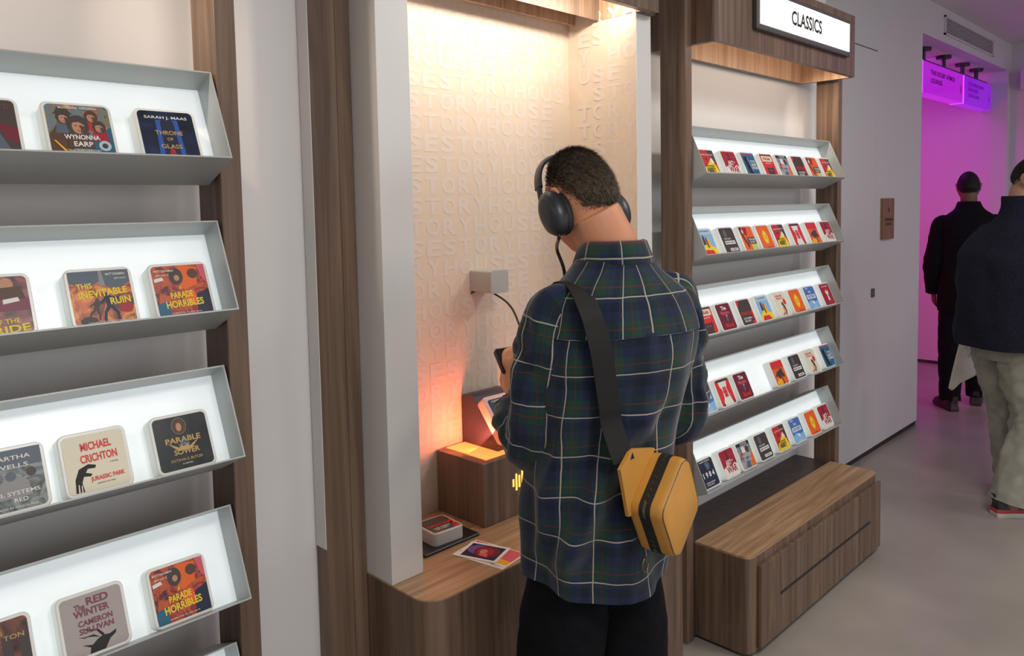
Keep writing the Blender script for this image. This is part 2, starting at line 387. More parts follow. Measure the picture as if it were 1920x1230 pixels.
# --- CLASSICS unit
RU = thing('book_display_unit', 'walnut framed classics unit with lit trays of small book tiles', 'display unit', (3.03, 1.54, 0))
for a, b in ((2.369, 2.411), (3.672, 3.716)): post(RU, a, b, 1.488, 1.592, 2.40)
for z in ZL_R: tray(RU, 2.416, 3.625, YL_R, z)
hr = header(RU, 2.415, 3.632, 1.391, 1.655, 2.156, 2.4225)
finish(box(2.415, 3.632, 1.495, 1.665, 0, 0.362), 'plinth', 'walnut_dark', RU)
area('unit_led', (3.02, 1.43, 2.182), (3.02, 1.655, 2.13), 1.1, 0.02, 0.42, WARM, 180)
area('post_fill_light', (3.34, 1.435, 2.18), (3.67, 1.51, 1.97), 0.02, 0.04, 0.38, (1.0, 0.80, 0.62), 75)  # added too, brightening the classics unit's right post
# the sign on its header
sg = finish(box(2.662, 3.508, 1.372, 1.391, 2.228, 2.384, 0.003, 1), 'sign_frame', 'frame_grey', RU)
finish(box(2.682, 3.490, 1.368, 1.374, 2.248, 2.366), 'sign_panel', 'sign_white', sg)
bm = bmesh.new(); put_text(bm, 'CLASSICS', (V3((3.075, 1.368, 2.308)), V3((1, 0, 0)), V3((0, 0, 1)), V3((0, -1, 0))), -0.01, 0, 0.055, 0.275, 0.001, 0, 0.025)
finish(bm, 'sign_lettering', 'ink_black', sg)

# --- bench cabinet in front of it
BN = thing('bench_cabinet', 'low walnut bench cabinet with one long slotted drawer front', 'bench', (3.03, 1.38, 0))
def rprism(x0, x1, y0, y1, z0, z1, r, n=6, both=True):
    bm = bmesh.new(); prism(bm, rounded_box(x0, x1, y0, y1, 0, 0, r, n=n), ZF(0), z0, z1); return bm
finish(rprism(2.43, 3.632, 1.278, 1.494, 0.012, 0.358, 0.035), 'body', 'walnut', BN, smooth=30)
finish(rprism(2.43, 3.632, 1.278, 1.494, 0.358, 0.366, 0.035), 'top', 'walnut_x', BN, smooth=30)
finish(rprism(2.45, 3.61, 1.30, 1.48, 0.0, 0.012, 0.03), 'toe_kick', 'black', BN)
df = finish(box(2.487, 3.63, 1.262, 1.278, 0.022, 0.325, 0.002, 1), 'drawer_front', 'walnut', BN)
finish(box(2.635, 3.50, 1.2605, 1.264, 0.168, 0.178), 'finger_slot', 'black', df)
# --- kiosk
KY = 1.806; CZ = 0.684
KI = thing('listening_kiosk', 'walnut and steel listening kiosk with a lit beige patterned niche', 'kiosk', (1.65, 1.6, 0))
finish(box(0.978, 1.0906, 1.621, 1.668, 0, 2.9, 0.0015, 1), 'side_panel', 'walnut', KI)
finish(box(0.9765, 0.978, 1.6225, 1.668, 0.78, 2.9), 'painted_side', 'wall', KI)
bm = bmesh.new(); bm_box(bm, 1.0489, 1.0501, 1.6203, 1.622, 0, 2.9); finish(bm, 'panel_joint', 'walnut_dark', KI)
finish(rprism(1.0915, 2.203, 1.375, 1.664, 0.0, CZ-0.004, 0.06), 'counter', 'walnut', KI, smooth=30)
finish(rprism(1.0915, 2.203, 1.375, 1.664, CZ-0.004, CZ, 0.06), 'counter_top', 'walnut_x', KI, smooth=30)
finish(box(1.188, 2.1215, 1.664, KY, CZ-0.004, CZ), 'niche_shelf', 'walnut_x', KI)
for x0, x1 in ((1.0915, 1.188), (2.1215, 2.203)):
    finish(box(x0, x1, 1.516, 1.669, CZ, 2.224, 0.001, 1), 'portal_jamb', 'steel', KI)
M['wallpaper'] = mat('beige_niche_wallpaper', (0.66, 0.545, 0.43), 0.8, spec=0.2)
M['wallpaper_print'] = mat('pale_wallpaper_lettering', (0.66, 0.575, 0.50), 0.8, spec=0.2)
finish(box(1.188, 2.1215, KY, KY+0.02, CZ-0.05, 2.5), 'niche_back', 'wallpaper', KI)
finish(box(2.1215, 2.1235, 1.669, KY, CZ, 2.5), 'niche_side', 'wallpaper', KI); finish(box(1.186, 1.188, 1.669, KY, CZ, 2.5), 'niche_side', 'wallpaper', KI)
finish(box(2.1205, 2.1215, 1.518, 1.669, CZ, 2.224), 'niche_side', 'wallpaper', KI)
# wallpaper lettering: rows of STORYHOUSE in wide outlined capitals
random.seed(3)
bm = bmesh.new(); bm2 = bmesh.new()
fb = (V3((1.188, KY, CZ)), V3((1, 0, 0)), V3((0, 0, 1)), V3((0, -1, 0))); fs_ = (V3((2.1205, KY, CZ)), V3((0, -1, 0)), V3((0, 0, 1)), V3((-1, 0, 0)))
cw, chh = 0.064, 0.052
seq = 'STORYHOUSESTORYHOUSESTORYHOUSE STORY HOUSE STORYHOUSE'
z = 0.05
while z < 1.56:
    off = random.randint(0, 20)
    for i in range(21):
        ch = seq[(off+i) % len(seq)]
        if ch == ' ': continue
        x = 0.045 + i*cw
        if x < 0.90: put_text(bm, ch, fb, x, z, chh, cw*0.84, 0.0006, 0, 0.035)
        elif x > 0.98 and x < 1.20: put_text(bm2, ch, (V3((2.1205, KY, CZ)), V3((0, -1, 0)), V3((0, 0, 1)), V3((-1, 0, 0))), x-0.9335, z, chh, cw*0.84, 0.0006, 0, 0.035)
    z += 0.0625
finish(bm, 'wallpaper_lettering', 'wallpaper_print', KI); finish(bm2, 'wallpaper_lettering', 'wallpaper_print', KI)
# canopy: hollow walnut box open below, lining coloured as if lit, light slot at the back
x0, x1, y0, y1, z0, z1 = 1.065, 2.2035, 1.472, 1.668, 2.224, 2.62
cp = None
pts = rounded_box(x0, x1, y0, y1, 0, 0, 0.022)
bm = bmesh.new(); n = len(pts); t = 0.024
inn = [(x1-0.079, y1), (1.188, y1), (1.188, y0+t), (x1-0.079, y0+t)]
ob = [bm.verts.new((x, y, z0)) for x, y in pts]; ot = [bm.verts.new((x, y, z1)) for x, y in pts]
for i in range(n):
    j = (i+1) % n
    bm.faces.new((ob[i], ob[j], ot[j], ot[i]))
bm.faces.new(ot)
bm_box(bm, x0+0.002, 1.188, y0+0.022, y1, z0, z0+0.01); bm_box(bm, x1-0.079, x1-0.002, y0+0.022, y1, z0, z0+0.01); bm_box(bm, x0+0.02, x1-0.02, y0+0.002, y0+t, z0, z0+0.01)
cp = finish(bm, 'canopy', 'walnut', KI, smooth=30)
bm = bmesh.new()
bm_box(bm, 1.188, x1-0.079, 1.775, 1.79, z0+0.004, 2.6); bm_box(bm, x1-0.081, x1-0.079, y0+t, 1.78, z0+0.002, 2.6); bm_box(bm, 1.188, 1.19, y0+t, 1.78, z0+0.002, 2.6)
bm_box(bm, 1.188, x1-0.079, y0+t, 1.78, 2.56, 2.6)
finish(bm, 'canopy_lining', 'walnut_lit', cp)
finish(box(1.2, x1-0.09, y0+t+0.003, y0+t+0.012, z0+0.05, z0+0.062), 'led_strip', 'led', cp)
area('kiosk_led', (1.655, 1.53, 2.27), (1.655, 1.80, 1.55), 0.88, 0.03, 2.4, (1.0, 0.91, 0.80), 170)
area('lining_fill_light', (1.655, 1.51, 2.262), (1.655, 1.79, 2.32), 0.88, 0.02, 4.0, (1.0, 0.88, 0.74), 180)  # extra lamp added so the canopy's back lining looks brighter
area('kiosk_slot_led', (1.655, 1.7985, 2.30), (1.655, 1.7985, 0), 0.90, 0.012, 1.4, (1.0, 0.91, 0.80), 180)
# ================================================================ book tiles: frosted block + printed cover
def ink(name, col, rough=0.45): 
    M['ink_'+name] = mat('printed_'+name, col, rough)
for nm, c in dict(gold=(0.55, 0.36, 0.12), yellow=(0.90, 0.68, 0.03), amber=(0.95, 0.45, 0.02), red=(0.55, 0.025, 0.03), brightred=(0.72, 0.03, 0.03), crimson=(0.38, 0.012, 0.03), maroon=(0.17, 0.012, 0.03),
                  orange=(0.86, 0.14, 0.015), cream=(0.80, 0.74, 0.56), bone=(0.82, 0.80, 0.74), navy=(0.008, 0.015, 0.045), royal=(0.06, 0.19, 0.52), sky=(0.25, 0.50, 0.82),
                  teal=(0.015, 0.13, 0.22), pink=(0.72, 0.11, 0.16), purple=(0.18, 0.08, 0.30), skin=(0.55, 0.27, 0.16), brown=(0.10, 0.045, 0.025), grey=(0.28, 0.28, 0.28), slate=(0.10, 0.13, 0.17),
                  lime=(0.55, 0.66, 0.14), taupe=(0.42, 0.37, 0.34), wine=(0.22, 0.05, 0.08), fur=(0.06, 0.045, 0.04), blueglow=(0.02, 0.09, 0.40), paleblue=(0.45, 0.60, 0.72)).items(): ink(nm, c)
M['m_adventure'] = mottle('mottled_adventure_print', [(0.05, 0.10, 0.16), (0.30, 0.22, 0.07), (0.10, 0.24, 0.30), (0.42, 0.13, 0.05), (0.5, 0.42, 0.2)], 45)
M['m_fire'] = mottle('fiery_print', [(0.03, 0.012, 0.012), (0.22, 0.035, 0.015), (0.62, 0.13, 0.02), (0.85, 0.33, 0.05), (0.12, 0.03, 0.03)], 32)
M['m_chaos'] = mottle('red_and_black_print', [(0.015, 0.02, 0.03), (0.35, 0.03, 0.04), (0.62, 0.12, 0.03), (0.06, 0.02, 0.03), (0.30, 0.03, 0.09)], 34)
M['m_dusk'] = mottle('dusky_red_print', [(0.02, 0.012, 0.014), (0.20, 0.04, 0.05), (0.32, 0.10, 0.08), (0.07, 0.03, 0.035)], 28)
M['m_forest'] = mottle('misty_grey_print', [(0.02, 0.03, 0.035), (0.10, 0.13, 0.13), (0.28, 0.31, 0.30), (0.05, 0.07, 0.07)], 36)
M['m_night'] = mottle('night_blue_print', [(0.004, 0.008, 0.02), (0.008, 0.02, 0.06), (0.015, 0.05, 0.16)], 14)
M['m_cosmos'] = mottle('dark_teal_print', [(0.006, 0.008, 0.012), (0.012, 0.02, 0.025), (0.03, 0.03, 0.025)], 22)
M['m_bird'] = mottle('pale_feathered_print', [(0.65, 0.60, 0.50), (0.78, 0.70, 0.45), (0.70, 0.55, 0.18)], 60)
M['m_crowd'] = mottle('blue_grey_crowd_print', [(0.03, 0.04, 0.06), (0.20, 0.26, 0.33), (0.5, 0.42, 0.36), (0.12, 0.10, 0.12)], 50)
M['m_sunset'] = mottle('sunset_print', [(0.03, 0.02, 0.025), (0.25, 0.09, 0.05), (0.5, 0.22, 0.1)], 18)
ell = lambda cx, cy, rx, ry, n=20, a0=0: [(cx+rx*math.cos(2*math.pi*i/n+a0), cy+ry*math.sin(2*math.pi*i/n+a0)) for i in range(n)]
rc = lambda x0, y0, x1, y1: [(x0, y0), (x1, y0), (x1, y1), (x0, y1)]
def person_shape(cx, cy, s, coat, hair, face='skin'):
    return [(coat, [(cx-.30*s, cy-.55*s), (cx+.30*s, cy-.55*s), (cx+.22*s, cy-.12*s), (cx-.22*s, cy-.12*s)]), (hair, ell(cx, cy+.06*s, .24*s, .27*s)), (face, ell(cx, cy+.02*s, .14*s, .19*s)), (hair, [(cx-.15*s, cy+.12*s), (cx+.02*s, cy+.15*s), (cx+.15*s, cy+.06*s), (cx+.1*s, cy+.25*s), (cx-.1*s, cy+.25*s)]), ('brown', [(cx+.01*s, cy+.05*s), (cx+.14*s, cy+.04*s), (cx+.12*s, cy-.10*s), (cx+.03*s, cy-.16*s), (cx+.05*s, cy-.05*s)]), ('fur', ell(cx-.055*s, cy+.045*s, .03*s, .016*s, 8)), ('fur', ell(cx+.055*s, cy+.045*s, .03*s, .016*s, 8)), ('red', ell(cx, cy-.085*s, .045*s, .016*s, 8))]
def fighter(cx, cy, s, col, lean=0.0):
    P = [(-.05, .5), (.05, .5), (.07, .40), (.22, .30), (.40, .36), (.41, .30), (.20, .2), (.12, .22), (.10, 0), (.22, -.25), (.20, -.5), (.13, -.5), (.12, -.25), (0, -.05), (-.16, -.22), (-.24, -.5), (-.32, -.48), (-.24, -.18), (-.11, .02), (-.10, .22), (-.26, .12), (-.28, .18), (-.10, .34), (-.06, .40)]
    return (col, [(cx+(x+lean*y)*s, cy+y*s) for x, y in P])
T = {}
# each design: background ink, list of (ink, outline), list of (text, cx, cy, cap height, width, ink[, rot])   in units of the cover's side
T['adventure'] = ('m_adventure', [('brown', [(-.5, -.1), (-.3, .2), (-.1, -.2), (-.2, -.5), (-.5, -.5)]), ('teal', [(.2, -.1), (.5, .1), (.5, -.5), (.1, -.5)])] + person_shape(-.24, .22, .5, 'slate', 'fur') + [('fur', [(-.40, .31), (-.08, .31), (-.13, .36), (-.17, .45), (-.31, .45), (-.35, .36)])] + person_shape(.20, .26, .46, 'red', 'brown') + person_shape(.30, .06, .46, 'crimson', 'fur') + person_shape(-.03, .06, .72, 'brown', 'fur') +
     [('paleblue', ell(.34, -.28, .1, .1)), ('fur', ell(.34, -.28, .05, .05)), ('amber', [(-.45, -.2), (-.42, -.2), (-.2, -.48), (-.25, -.48)])],
     [('audible', -.15, .44, .055, .30, 'bone'), ('ORIGINAL', .18, .44, .045, .28, 'bone'), ('WYNONNA', .0, -.13, .095, .56, 'ink_white'), ('EARP', .0, -.26, .095, .30, 'ink_white'), ('TALES FROM PURGATORY', 0, -.385, .035, .52, 'bone')])
T['glass'] = ('m_night', [('blueglow', [(-.20, .32), (.20, .32), (.24, -.5), (-.24, -.5)]), ('navy', [(-.12, .28), (-.06, .36), (.06, .36), (.12, .28), (.15, -.45), (-.15, -.45)]), ('crimson', [(-.03, -.25), (.03, -.25), (.08, -.5), (-.08, -.5)])],
     [('SARAH J. MAAS', 0, .36, .075, .78, 'bone'), ('THRONE', 0, .05, .085, .50, 'gold'), ('OF', 0, -.08, .06, .11, 'gold'), ('GLASS', 0, -.23, .085, .38, 'gold')])
T['ruin'] = ('m_fire', [('slate', [(-.5, .5), (.5, .5), (.5, .25), (.2, .12), (0, .3), (-.2, .2), (-.5, .28)]), ('grey', [(0, .5), (.05, .5), (.08, .2), (-.02, .2)]), fighter(-.14, -.22, .40, 'fur', .2), fighter(.10, -.18, .52, 'navy', -.1), ('crimson', ell(.36, -.22, .12, .1)), ('fur', ell(-.28, -.42, .14, .08))],
     [('MATT DINNIMAN', .27, .42, .045, .32, 'bone'), ('JEFF HAYS', .34, .33, .04, .2, 'bone'), ('THIS', -.27, .22, .10, .25, 'yellow', .03), ('INEVITABLE', .02, .08, .13, .80, 'yellow', .08), ('RUIN', .28, -.08, .13, .34, 'yellow', .06), ('NARRATED BY JEFF HAYS', 0, -.46, .025, .6, 'bone')])
T['parade'] = ('m_chaos', [('orange', [(.0, .5), (.35, .45), (.30, .1), (.05, .0), (-.1, .2)]), ('fur', ell(-.07, .28, .13, .17)), ('brown', ell(.25, .32, .1, .1)), ('skin', ell(-.06, .25, .05, .06)), ('orange', [(.0, -.02), (.22, -.02), (.28, -.3), (.05, -.3)]), ('bone', [(-.48, .25), (-.33, .28), (-.30, .22), (-.48, .18)]), ('navy', [(.25, -.1), (.5, .0), (.5, -.5), (.2, -.5)]), ('pink', [(.35, .5), (.5, .5), (.5, .1), (.42, .2)]), ('teal', [(-.5, -.25), (-.3, -.2), (-.28, -.5), (-.5, -.5)])],
     [('MATT DINNIMAN', -.28, .40, .04, .36, 'bone'), ('JEFF HAYS', -.32, .31, .04, .24, 'bone'), ('A', -.03, .05, .09, .06, 'yellow'), ('PARADE', -.03, -.09, .125, .42, 'yellow', .05), ('of', 0, -.165, .045, .06, 'yellow'), ('HORRIBLES', .0, -.26, .14, .70, 'yellow', .05), ('NARRATED BY JEFF HAYS', 0, -.45, .03, .55, 'bone')])
T['beast'] = ('m_dusk', [('skin', ell(.20, .36, .10, .12)), ('brown', [(-.05, .3), (.4, .32), (.45, .1), (-.05, .1)]), ('wine', [(-.5, .05), (.5, .1), (.5, -.1), (-.5, -.1)]), ('bone', [(.12, .10), (.34, .13), (.36, .06), (.12, .02)])],
     [('OF THE', .12, -.28, .085, .4, 'yellow', .05), ('BRIDE', .12, -.42, .13, .66, 'yellow', .08)])
T['systems'] = ('m_forest', [('slate', [(-.5, .5), (.5, .5), (.5, .2), (-.5, .2)]), ('grey', [(-.1, .0), (-.05, .1), (.08, .12), (.14, .02), (.26, -.05), (.30, -.3), (-.2, -.3), (-.16, -.05)]), ('slate', ell(.02, .06, .08, .08)), ('fur', ell(.32, .08, .075, .075))],
     [('MARTHA', .05, .36, .07, .58, 'bone'), ('WELLS', .05, .22, .07, .48, 'bone'), ('ALL SYSTEMS', .05, -.22, .065, .72, 'bone'), ('RED', .12, -.34, .065, .2, 'bone'), ('NARRATED BY KEVIN R. FREE', .0, -.45, .03, .7, 'bone')])
T['cream'] = ('cream', [('ink_black', [(-.40, -.48), (-.38, -.25), (-.30, -.08), (-.14, -.02), (-.02, -.06), (-.04, -.11), (-.16, -.10), (-.2, -.16), (-.10, -.2), (-.13, -.24), (-.24, -.22), (-.28, -.32), (-.26, -.48)]), ('cream', [(-.36, -.48), (-.345, -.34), (-.33, -.34), (-.335, -.48)]), ('cream', [(-.31, -.48), (-.30, -.36), (-.285, -.36), (-.29, -.48)])],
     [('MICHAEL', .03, .29, .145, .50, 'brightred', .02), ('CRICHTON', .05, .08, .145, .60, 'brightred', .02), ('A NOVEL', .28, -.06, .02, .14, 'ink_black'), ('JURASSIC PARK', .14, -.30, .10, .56, 'brightred', .02), ('NARRATED BY SCOTT BRICK', .1, -.385, .02, .3, 'ink_black')])
T['sower'] = ('m_cosmos', [('gold', ell(-.03, .31, .135, .16)), ('fur', ell(-.03, .31, .13, .155)), ('brown', ell(-.03, .30, .075, .11)), ('skin', ell(-.035, .29, .05, .08)), ('gold', [(-.3, .02), (-.1, -.1), (0, .02), (.1, -.1), (.3, .02), (.12, -.16), (-.12, -.16)]), ('teal', ell(0, -.03, .055, .055))],
     [('PARABLE', .0, .05, .105, .66, 'gold'), ('OF THE', 0, -.05, .05, .2, 'gold'), ('SOWER', .03, -.18, .105, .48, 'gold'), ('OCTAVIA E. BUTLER', 0, -.33, .05, .6, 'gold'), ('A NOVEL', 0, -.41, .025, .2, 'bone')])
T['winter'] = ('taupe', [('ink_black', [(-.15, -.5), (-.12, -.38), (.0, -.30), (.1, -.26), (.2, -.28), (.32, -.24), (.30, -.30), (.2, -.36), (.14, -.44), (.10, -.5)]), ('ink_black', [(.05, -.28), (-.05, -.2), (-.2, -.22), (-.3, -.17), (-.2, -.2), (-.05, -.24)]), ('ink_black', [(.08, -.27), (.0, -.15), (-.14, -.12), (-.2, -.05), (-.11, -.1), (.03, -.13), (.12, -.25)]), ('ink_black', [(-.1, -.36), (-.25, -.32), (-.12, -.4)])],
     [('RED', .10, .37, .13, .36, 'wine'), ('The', -.20, .31, .10, .17, 'wine'), ('WINTER', -.02, .20, .12, .58, 'wine'), ('CAMERON', .02, .03, .10, .56, 'wine'), ('SULLIVAN', .02, -.10, .10, .56, 'wine')])
T['ton'] = ('m_sunset', [('fur', [(.1, .25), (.25, .3), (.25, -.5), (.1, -.5)]), ('fur', [(.35, .2), (.5, .22), (.5, -.5), (.35, -.5)])], [('S', .1, .32, .07, .05, 'gold'), ('TON', .28, .22, .075, .3, 'gold')])
T['dark'] = ('fur', [('maroon', [(.2, .1), (.5, .0), (.5, -.3), (.3, -.2)]), ('slate', [(-.2, -.5), (.1, .2), (.4, -.5)])], [('D', .38, .38, .09, .07, 'wine')])
# the small designs of the classics unit
T['abbey'] = ('red', [('fur', [(.05, .5), (.5, .5), (.5, -.1), (.3, .1)]), ('yellow', [(-.5, -.5), (.5, -.5), (.38, -.1), (.1, .1), (-.1, -.05), (-.4, -.2)]), ('bone', [(.1, .12), (.25, .2), (.35, .0), (.2, -.05)]), ('fur', [(-.25, .15), (-.05, .22), (-.12, .05)])], [('JANE AUSTEN', -.02, .30, .07, .8, 'bone'), ('ABBEY', -.05, -.3, .2, .62, 'ink_black'), ('NORTHANGER', -.05, -.14, .08, .6, 'ink_black')])
T['war'] = ('crimson', [('bone', [(-.5, -.5), (.5, -.5), (.5, -.12), (.3, -.05), (.1, -.16), (-.2, -.06), (-.5, -.15)]), ('maroon', [(-.1, .45), (.05, .45), (.1, .0), (-.1, .0)])], [('ART', -.06, .02, .2, .4, 'bone'), ('OF', .22, .05, .07, .12, 'bone'), ('WAR', .05, -.24, .26, .74, 'crimson'), ('SUN TZU', .25, .28, .06, .3, 'pink')])
T['blue'] = ('teal', [('purple', rc(-.5, .40, .5, .5)), ('navy', [(-.4, .3), (-.1, .35), (.0, -.45), (-.3, -.4)]), ('sky', [(-.12, .3), (-.08, .3), (.02, -.3), (-.02, -.3)]), ('royal', [(.05, -.5), (.5, -.5), (.5, -.3)])], [('VIRGINIA WOOLF', 0, .445, .05, .85, 'pink'), ('TO THE', .22, .14, .1, .36, 'ink_white'), ('LIGHT', .24, .0, .12, .4, 'ink_white'), ('HOUSE', .24, -.14, .12, .42, 'ink_white')])
T['devil'] = ('brightred', [('cream', rc(-.42, .18, .42, .42)), ('fur', rc(-.5, .44, .5, .5)), ('fur', [(-.28, -.02), (-.22, -.1), (.22, -.1), (.28, -.02), (.32, -.2), (.22, -.42), (.35, -.5), (-.35, -.5), (-.22, -.42), (-.32, -.2)]), ('brightred', ell(-.09, -.22, .05, .03)), ('brightred', ell(.09, -.22, .05, .03))], [('EDGAR', 0, .3, .12, .6, 'red'), ('ALLAN POE', 0, .1, .06, .5, 'bone')])
T['crowd'] = ('m_crowd', [('navy', rc(-.5, .38, .5, .5)), ('bone', [(-.2, .3), (0, .36), (.05, .1), (-.2, .1)]), ('orange', [(.25, -.1), (.5, .05), (.5, -.5), (.2, -.5)]), ('red', ell(-.3, .0, .1, .14)), ('brown', ell(.2, .2, .12, .14)), ('slate', [(-.1, -.1), (.15, -.05), (.1, -.5), (-.2, -.5)])], [('CHARLES', .05, .44, .07, .5, 'bone'), ('HOUSE', .0, -.02, .13, .6, 'paleblue'), ('OF DAYS', .02, -.2, .11, .5, 'paleblue')])
T['drac'] = ('fur', [('brightred', [(-.5, .5), (-.3, .5), (-.42, .3), (-.5, .2)]), ('brightred', [(.5, .1), (.38, .0), (.46, -.1), (.34, -.25), (.5, -.35)]), ('brightred', [(.2, -.42), (.5, -.35), (.5, -.5), (.3, -.5)]), ('brightred', [(.4, .5), (.5, .5), (.5, .3)])], [('DRACULA', .0, -.05, .14, .84, 'brightred', .0), ('ALAN CUMMING', -.05, -.25, .08, .62, 'ink_white'), ('TIM CURRY', -.1, -.36, .08, .5, 'ink_white')])
T['band'] = ('orange', [('fur', [(-.5, .5), (-.3, .5), (-.3, .1), (-.1, -.3), (-.2, -.4), (-.42, .05)]), ('crimson', [(-.2, .5), (.1, .45), (-.05, .1), (-.25, .2)]), ('fur', rc(-.12, -.22, .5, .05)), ('lime', [(.05, -.5), (.5, -.5), (.5, -.25), (.05, -.25)]), ('bone', ell(-.3, .3, .06, .08))], [('TREASURE', .2, -.04, .09, .5, 'ink_white'), ('ISLAND', .2, -.15, .08, .4, 'ink_white')])
T['castle'] = ('sky', [('paleblue', rc(-.5, .3, .5, .5)), ('yellow', [(-.5, -.3), (-.2, -.1), (.0, .05), (.2, -.15), (.5, -.25), (.5, -.5), (-.5, -.5)]), ('brown', [(-.25, .2), (-.18, .3), (-.11, .2), (-.08, -.1), (-.28, -.1)]), ('amber', [(.02, .1), (.1, .24), (.17, .1), (.2, -.2), (0, -.2)]), ('fur', [(-.05, .12), (.0, .25), (.03, .1), (.03, -.25), (-.06, -.2)]), ('brightred', [(-.4, -.5), (-.3, -.3), (.2, -.32), (.3, -.5)])], [('THE WONDERFUL', 0, .42, .05, .7, 'royal')])
T['black'] = ('fur', [('slate', ell(-.15, .28, .12, .16)), ('ink_white', rc(-.35, -.16, .38, -.02)), ('ink_white', rc(-.15, -.43, .4, -.32))], [('THE COUNT', -.1, .06, .07, .5, 'bone'), ('MONTE CRISTO', .01, -.09, .07, .62, 'ink_black'), ('DUMAS', .12, -.375, .06, .4, 'ink_black')])
T['sun'] = ('orange', [('amber', ell(0, 0, .2, .30, 28)), ('yellow', ell(0, .0, .15, .24, 28))], [('THE SUN', .0, .06, .04, .22, 'orange'), ('ALSO', .0, -.0, .04, .14, 'orange'), ('RISES', 0, -.06, .04, .17, 'orange'), ('HEMINGWAY', .1, -.44, .05, .5, 'brightred')])
T['cape'] = ('brightred', [('bone', [(-.3, .4), (.3, .42), (.24, .28), (.16, .12), (.26, -.3), (.35, -.5), (-.4, -.5), (-.2, -.2), (-.16, .1), (-.26, .2)]), ('fur', rc(-.4, .4, .4, .5)), ('pink', [(-.12, .2), (.12, .2), (.15, -.2), (-.1, -.2)]), ('fur', [(.38, -.25), (.44, -.45), (.32, -.45)]), ('fur', [(-.34, -.3), (-.28, -.5), (-.4, -.5)])], [('THE', 0, .12, .06, .16, 'brightred'), ('MASQUE', 0, .0, .1, .3, 'brightred'), ('RED', 0, -.13, .1, .2, 'brightred')])
T['crow'] = ('orange', [('brightred', rc(-.5, .2, .5, .5)), ('amber', [(-.5, -.5), (.0, -.5), (.02, -.3), (-.2, -.2), (-.42, -.35)]), ('fur', [(-.45, -.15), (-.2, .06), (.05, .1), (.1, .22), (.14, .12), (.3, .16), (.28, .0), (.38, -.15), (.26, -.25), (.1, -.15), (.16, -.5), (.08, -.5), (.02, -.2), (-.15, -.28), (-.2, -.12)])], [('THE', -.2, .38, .07, .2, 'pink'), ('CALL', -.15, .28, .07, .28, 'pink'), ('OF THE WILD', -.02, .17, .06, .55, 'pink')])
T['blood'] = ('maroon', [('fur', [(-.05, .05), (.12, .05), (.18, -.15), (.1, -.25), (-.1, -.2), (-.05, -.08)]), ('purple', ell(.03, -.1, .06, .08))], [('The', .0, .33, .16, .36, 'bone'), ('Mansion', .0, .15, .15, .6, 'pink'), ('in', .05, .03, .08, .1, 'bone'), ('Blood', .05, -.34, .17, .55, 'brightred')])
T['dancer'] = ('cream', [('fur', ell(.05, .0, .09, .08)), ('fur', [(.06, .02), (.18, -.08), (.22, -.3), (.1, -.48), (.02, -.48), (.12, -.28), (.02, -.1)]), ('skin', [(-.05, -.1), (.08, -.2), (.05, -.4), (-.2, -.5), (-.22, -.42), (-.02, -.34)]), ('brightred', ell(.28, .08, .12, .13)), ('pink', ell(-.1, -.42, .1, .04))], [('PRIDE AND', -.05, .36, .09, .55, 'pink'), ('PREJUDICE', -.02, .24, .09, .6, 'pink')])
T['odyssey'] = ('royal', [('sky', [(-.5, -.5), (.5, -.5), (.5, -.15), (.2, -.2), (-.2, -.1), (-.5, -.2)]), ('ink_white', rc(-.42, -.05, .40, .14)), ('ink_white', [(-.12, -.2), (.0, -.14), (.12, -.2), (.08, -.34), (-.02, -.28)]), ('paleblue', [(-.3, -.5), (.3, -.5), (.2, -.38), (-.1, -.42)])], [('THE', -.05, .26, .1, .25, 'ink_white'), ('ODYSSEY', 0, .045, .13, .72, 'royal'), ('HOMER', -.22, .43, .07, .3, 'ink_white')])
T['deer'] = ('crimson', [('bone', [(-.12, .2), (-.02, .1), (.02, .25), (.1, .1), (.2, .2), (.16, .02), (.08, -.05), (.12, -.3), (-.05, -.3), (-.02, -.02), (-.1, .05)])], [('FOLK TALES', -.02, .38, .07, .6, 'bone'), ('COLLECTED', 0, -.4, .05, .6, 'pink')])
T['year'] = ('navy', [('slate', [(-.08, .38), (.2, .4), (.22, .2), (.1, .08), (-.02, .15)]), ('royal', ell(.08, .27, .05, .06))], [('AUDIBLE ORIGINAL', -.02, .44, .05, .75, 'bone'), ('1 9 8 4', .0, -.05, .2, .75, 'ink_white'), ('ANDREW GARFIELD', -.05, -.33, .05, .6, 'bone'), ('CYNTHIA ERIVO', -.1, -.41, .05, .5, 'bone')])

def cover_mesh(kind, fr, S, r=0.008):
    """one printed cover: outline, artwork and lettering in a single mesh of several inks"""
    bg, shapes, texts = T[kind]
    key = lambda c: c if c in M else 'ink_'+c
    mats = [key(bg)]
    def mi(c):
        c = key(c)
        if c not in mats: mats.append(c)
        return mats.index(c)
    bm = bmesh.new(); O, ux, uy, un = fr
    prism(bm, rrect(S, S, r), fr, 0.0, 0.0006, 0)
    lim = 0.497
    for k, (c, pts) in enumerate(shapes):
        pts = [(max(-lim, min(lim, x))*S, max(-lim, min(lim, y))*S) for x, y in pts]
        vs = [bm.verts.new(O + ux*x + uy*y + un*(0.0007+0.00003*k)) for x, y in pts]
        f = bm.faces.new(vs); f.material_index = mi(c)
    bmesh.ops.triangulate(bm, faces=[f for f in bm.faces if len(f.verts) > 4])
    for tx in texts:
        s, cx, cy, h, wd, c = tx[:6]; rot = tx[6] if len(tx) > 6 else 0
        big = h > 0.09
        put_text(bm, s, fr, cx*S, cy*S, h*S, wd*S, 0.0011+0.00003*len(shapes), mi(c), 0.028 if big else 0.012, rot)
    return bm, mats
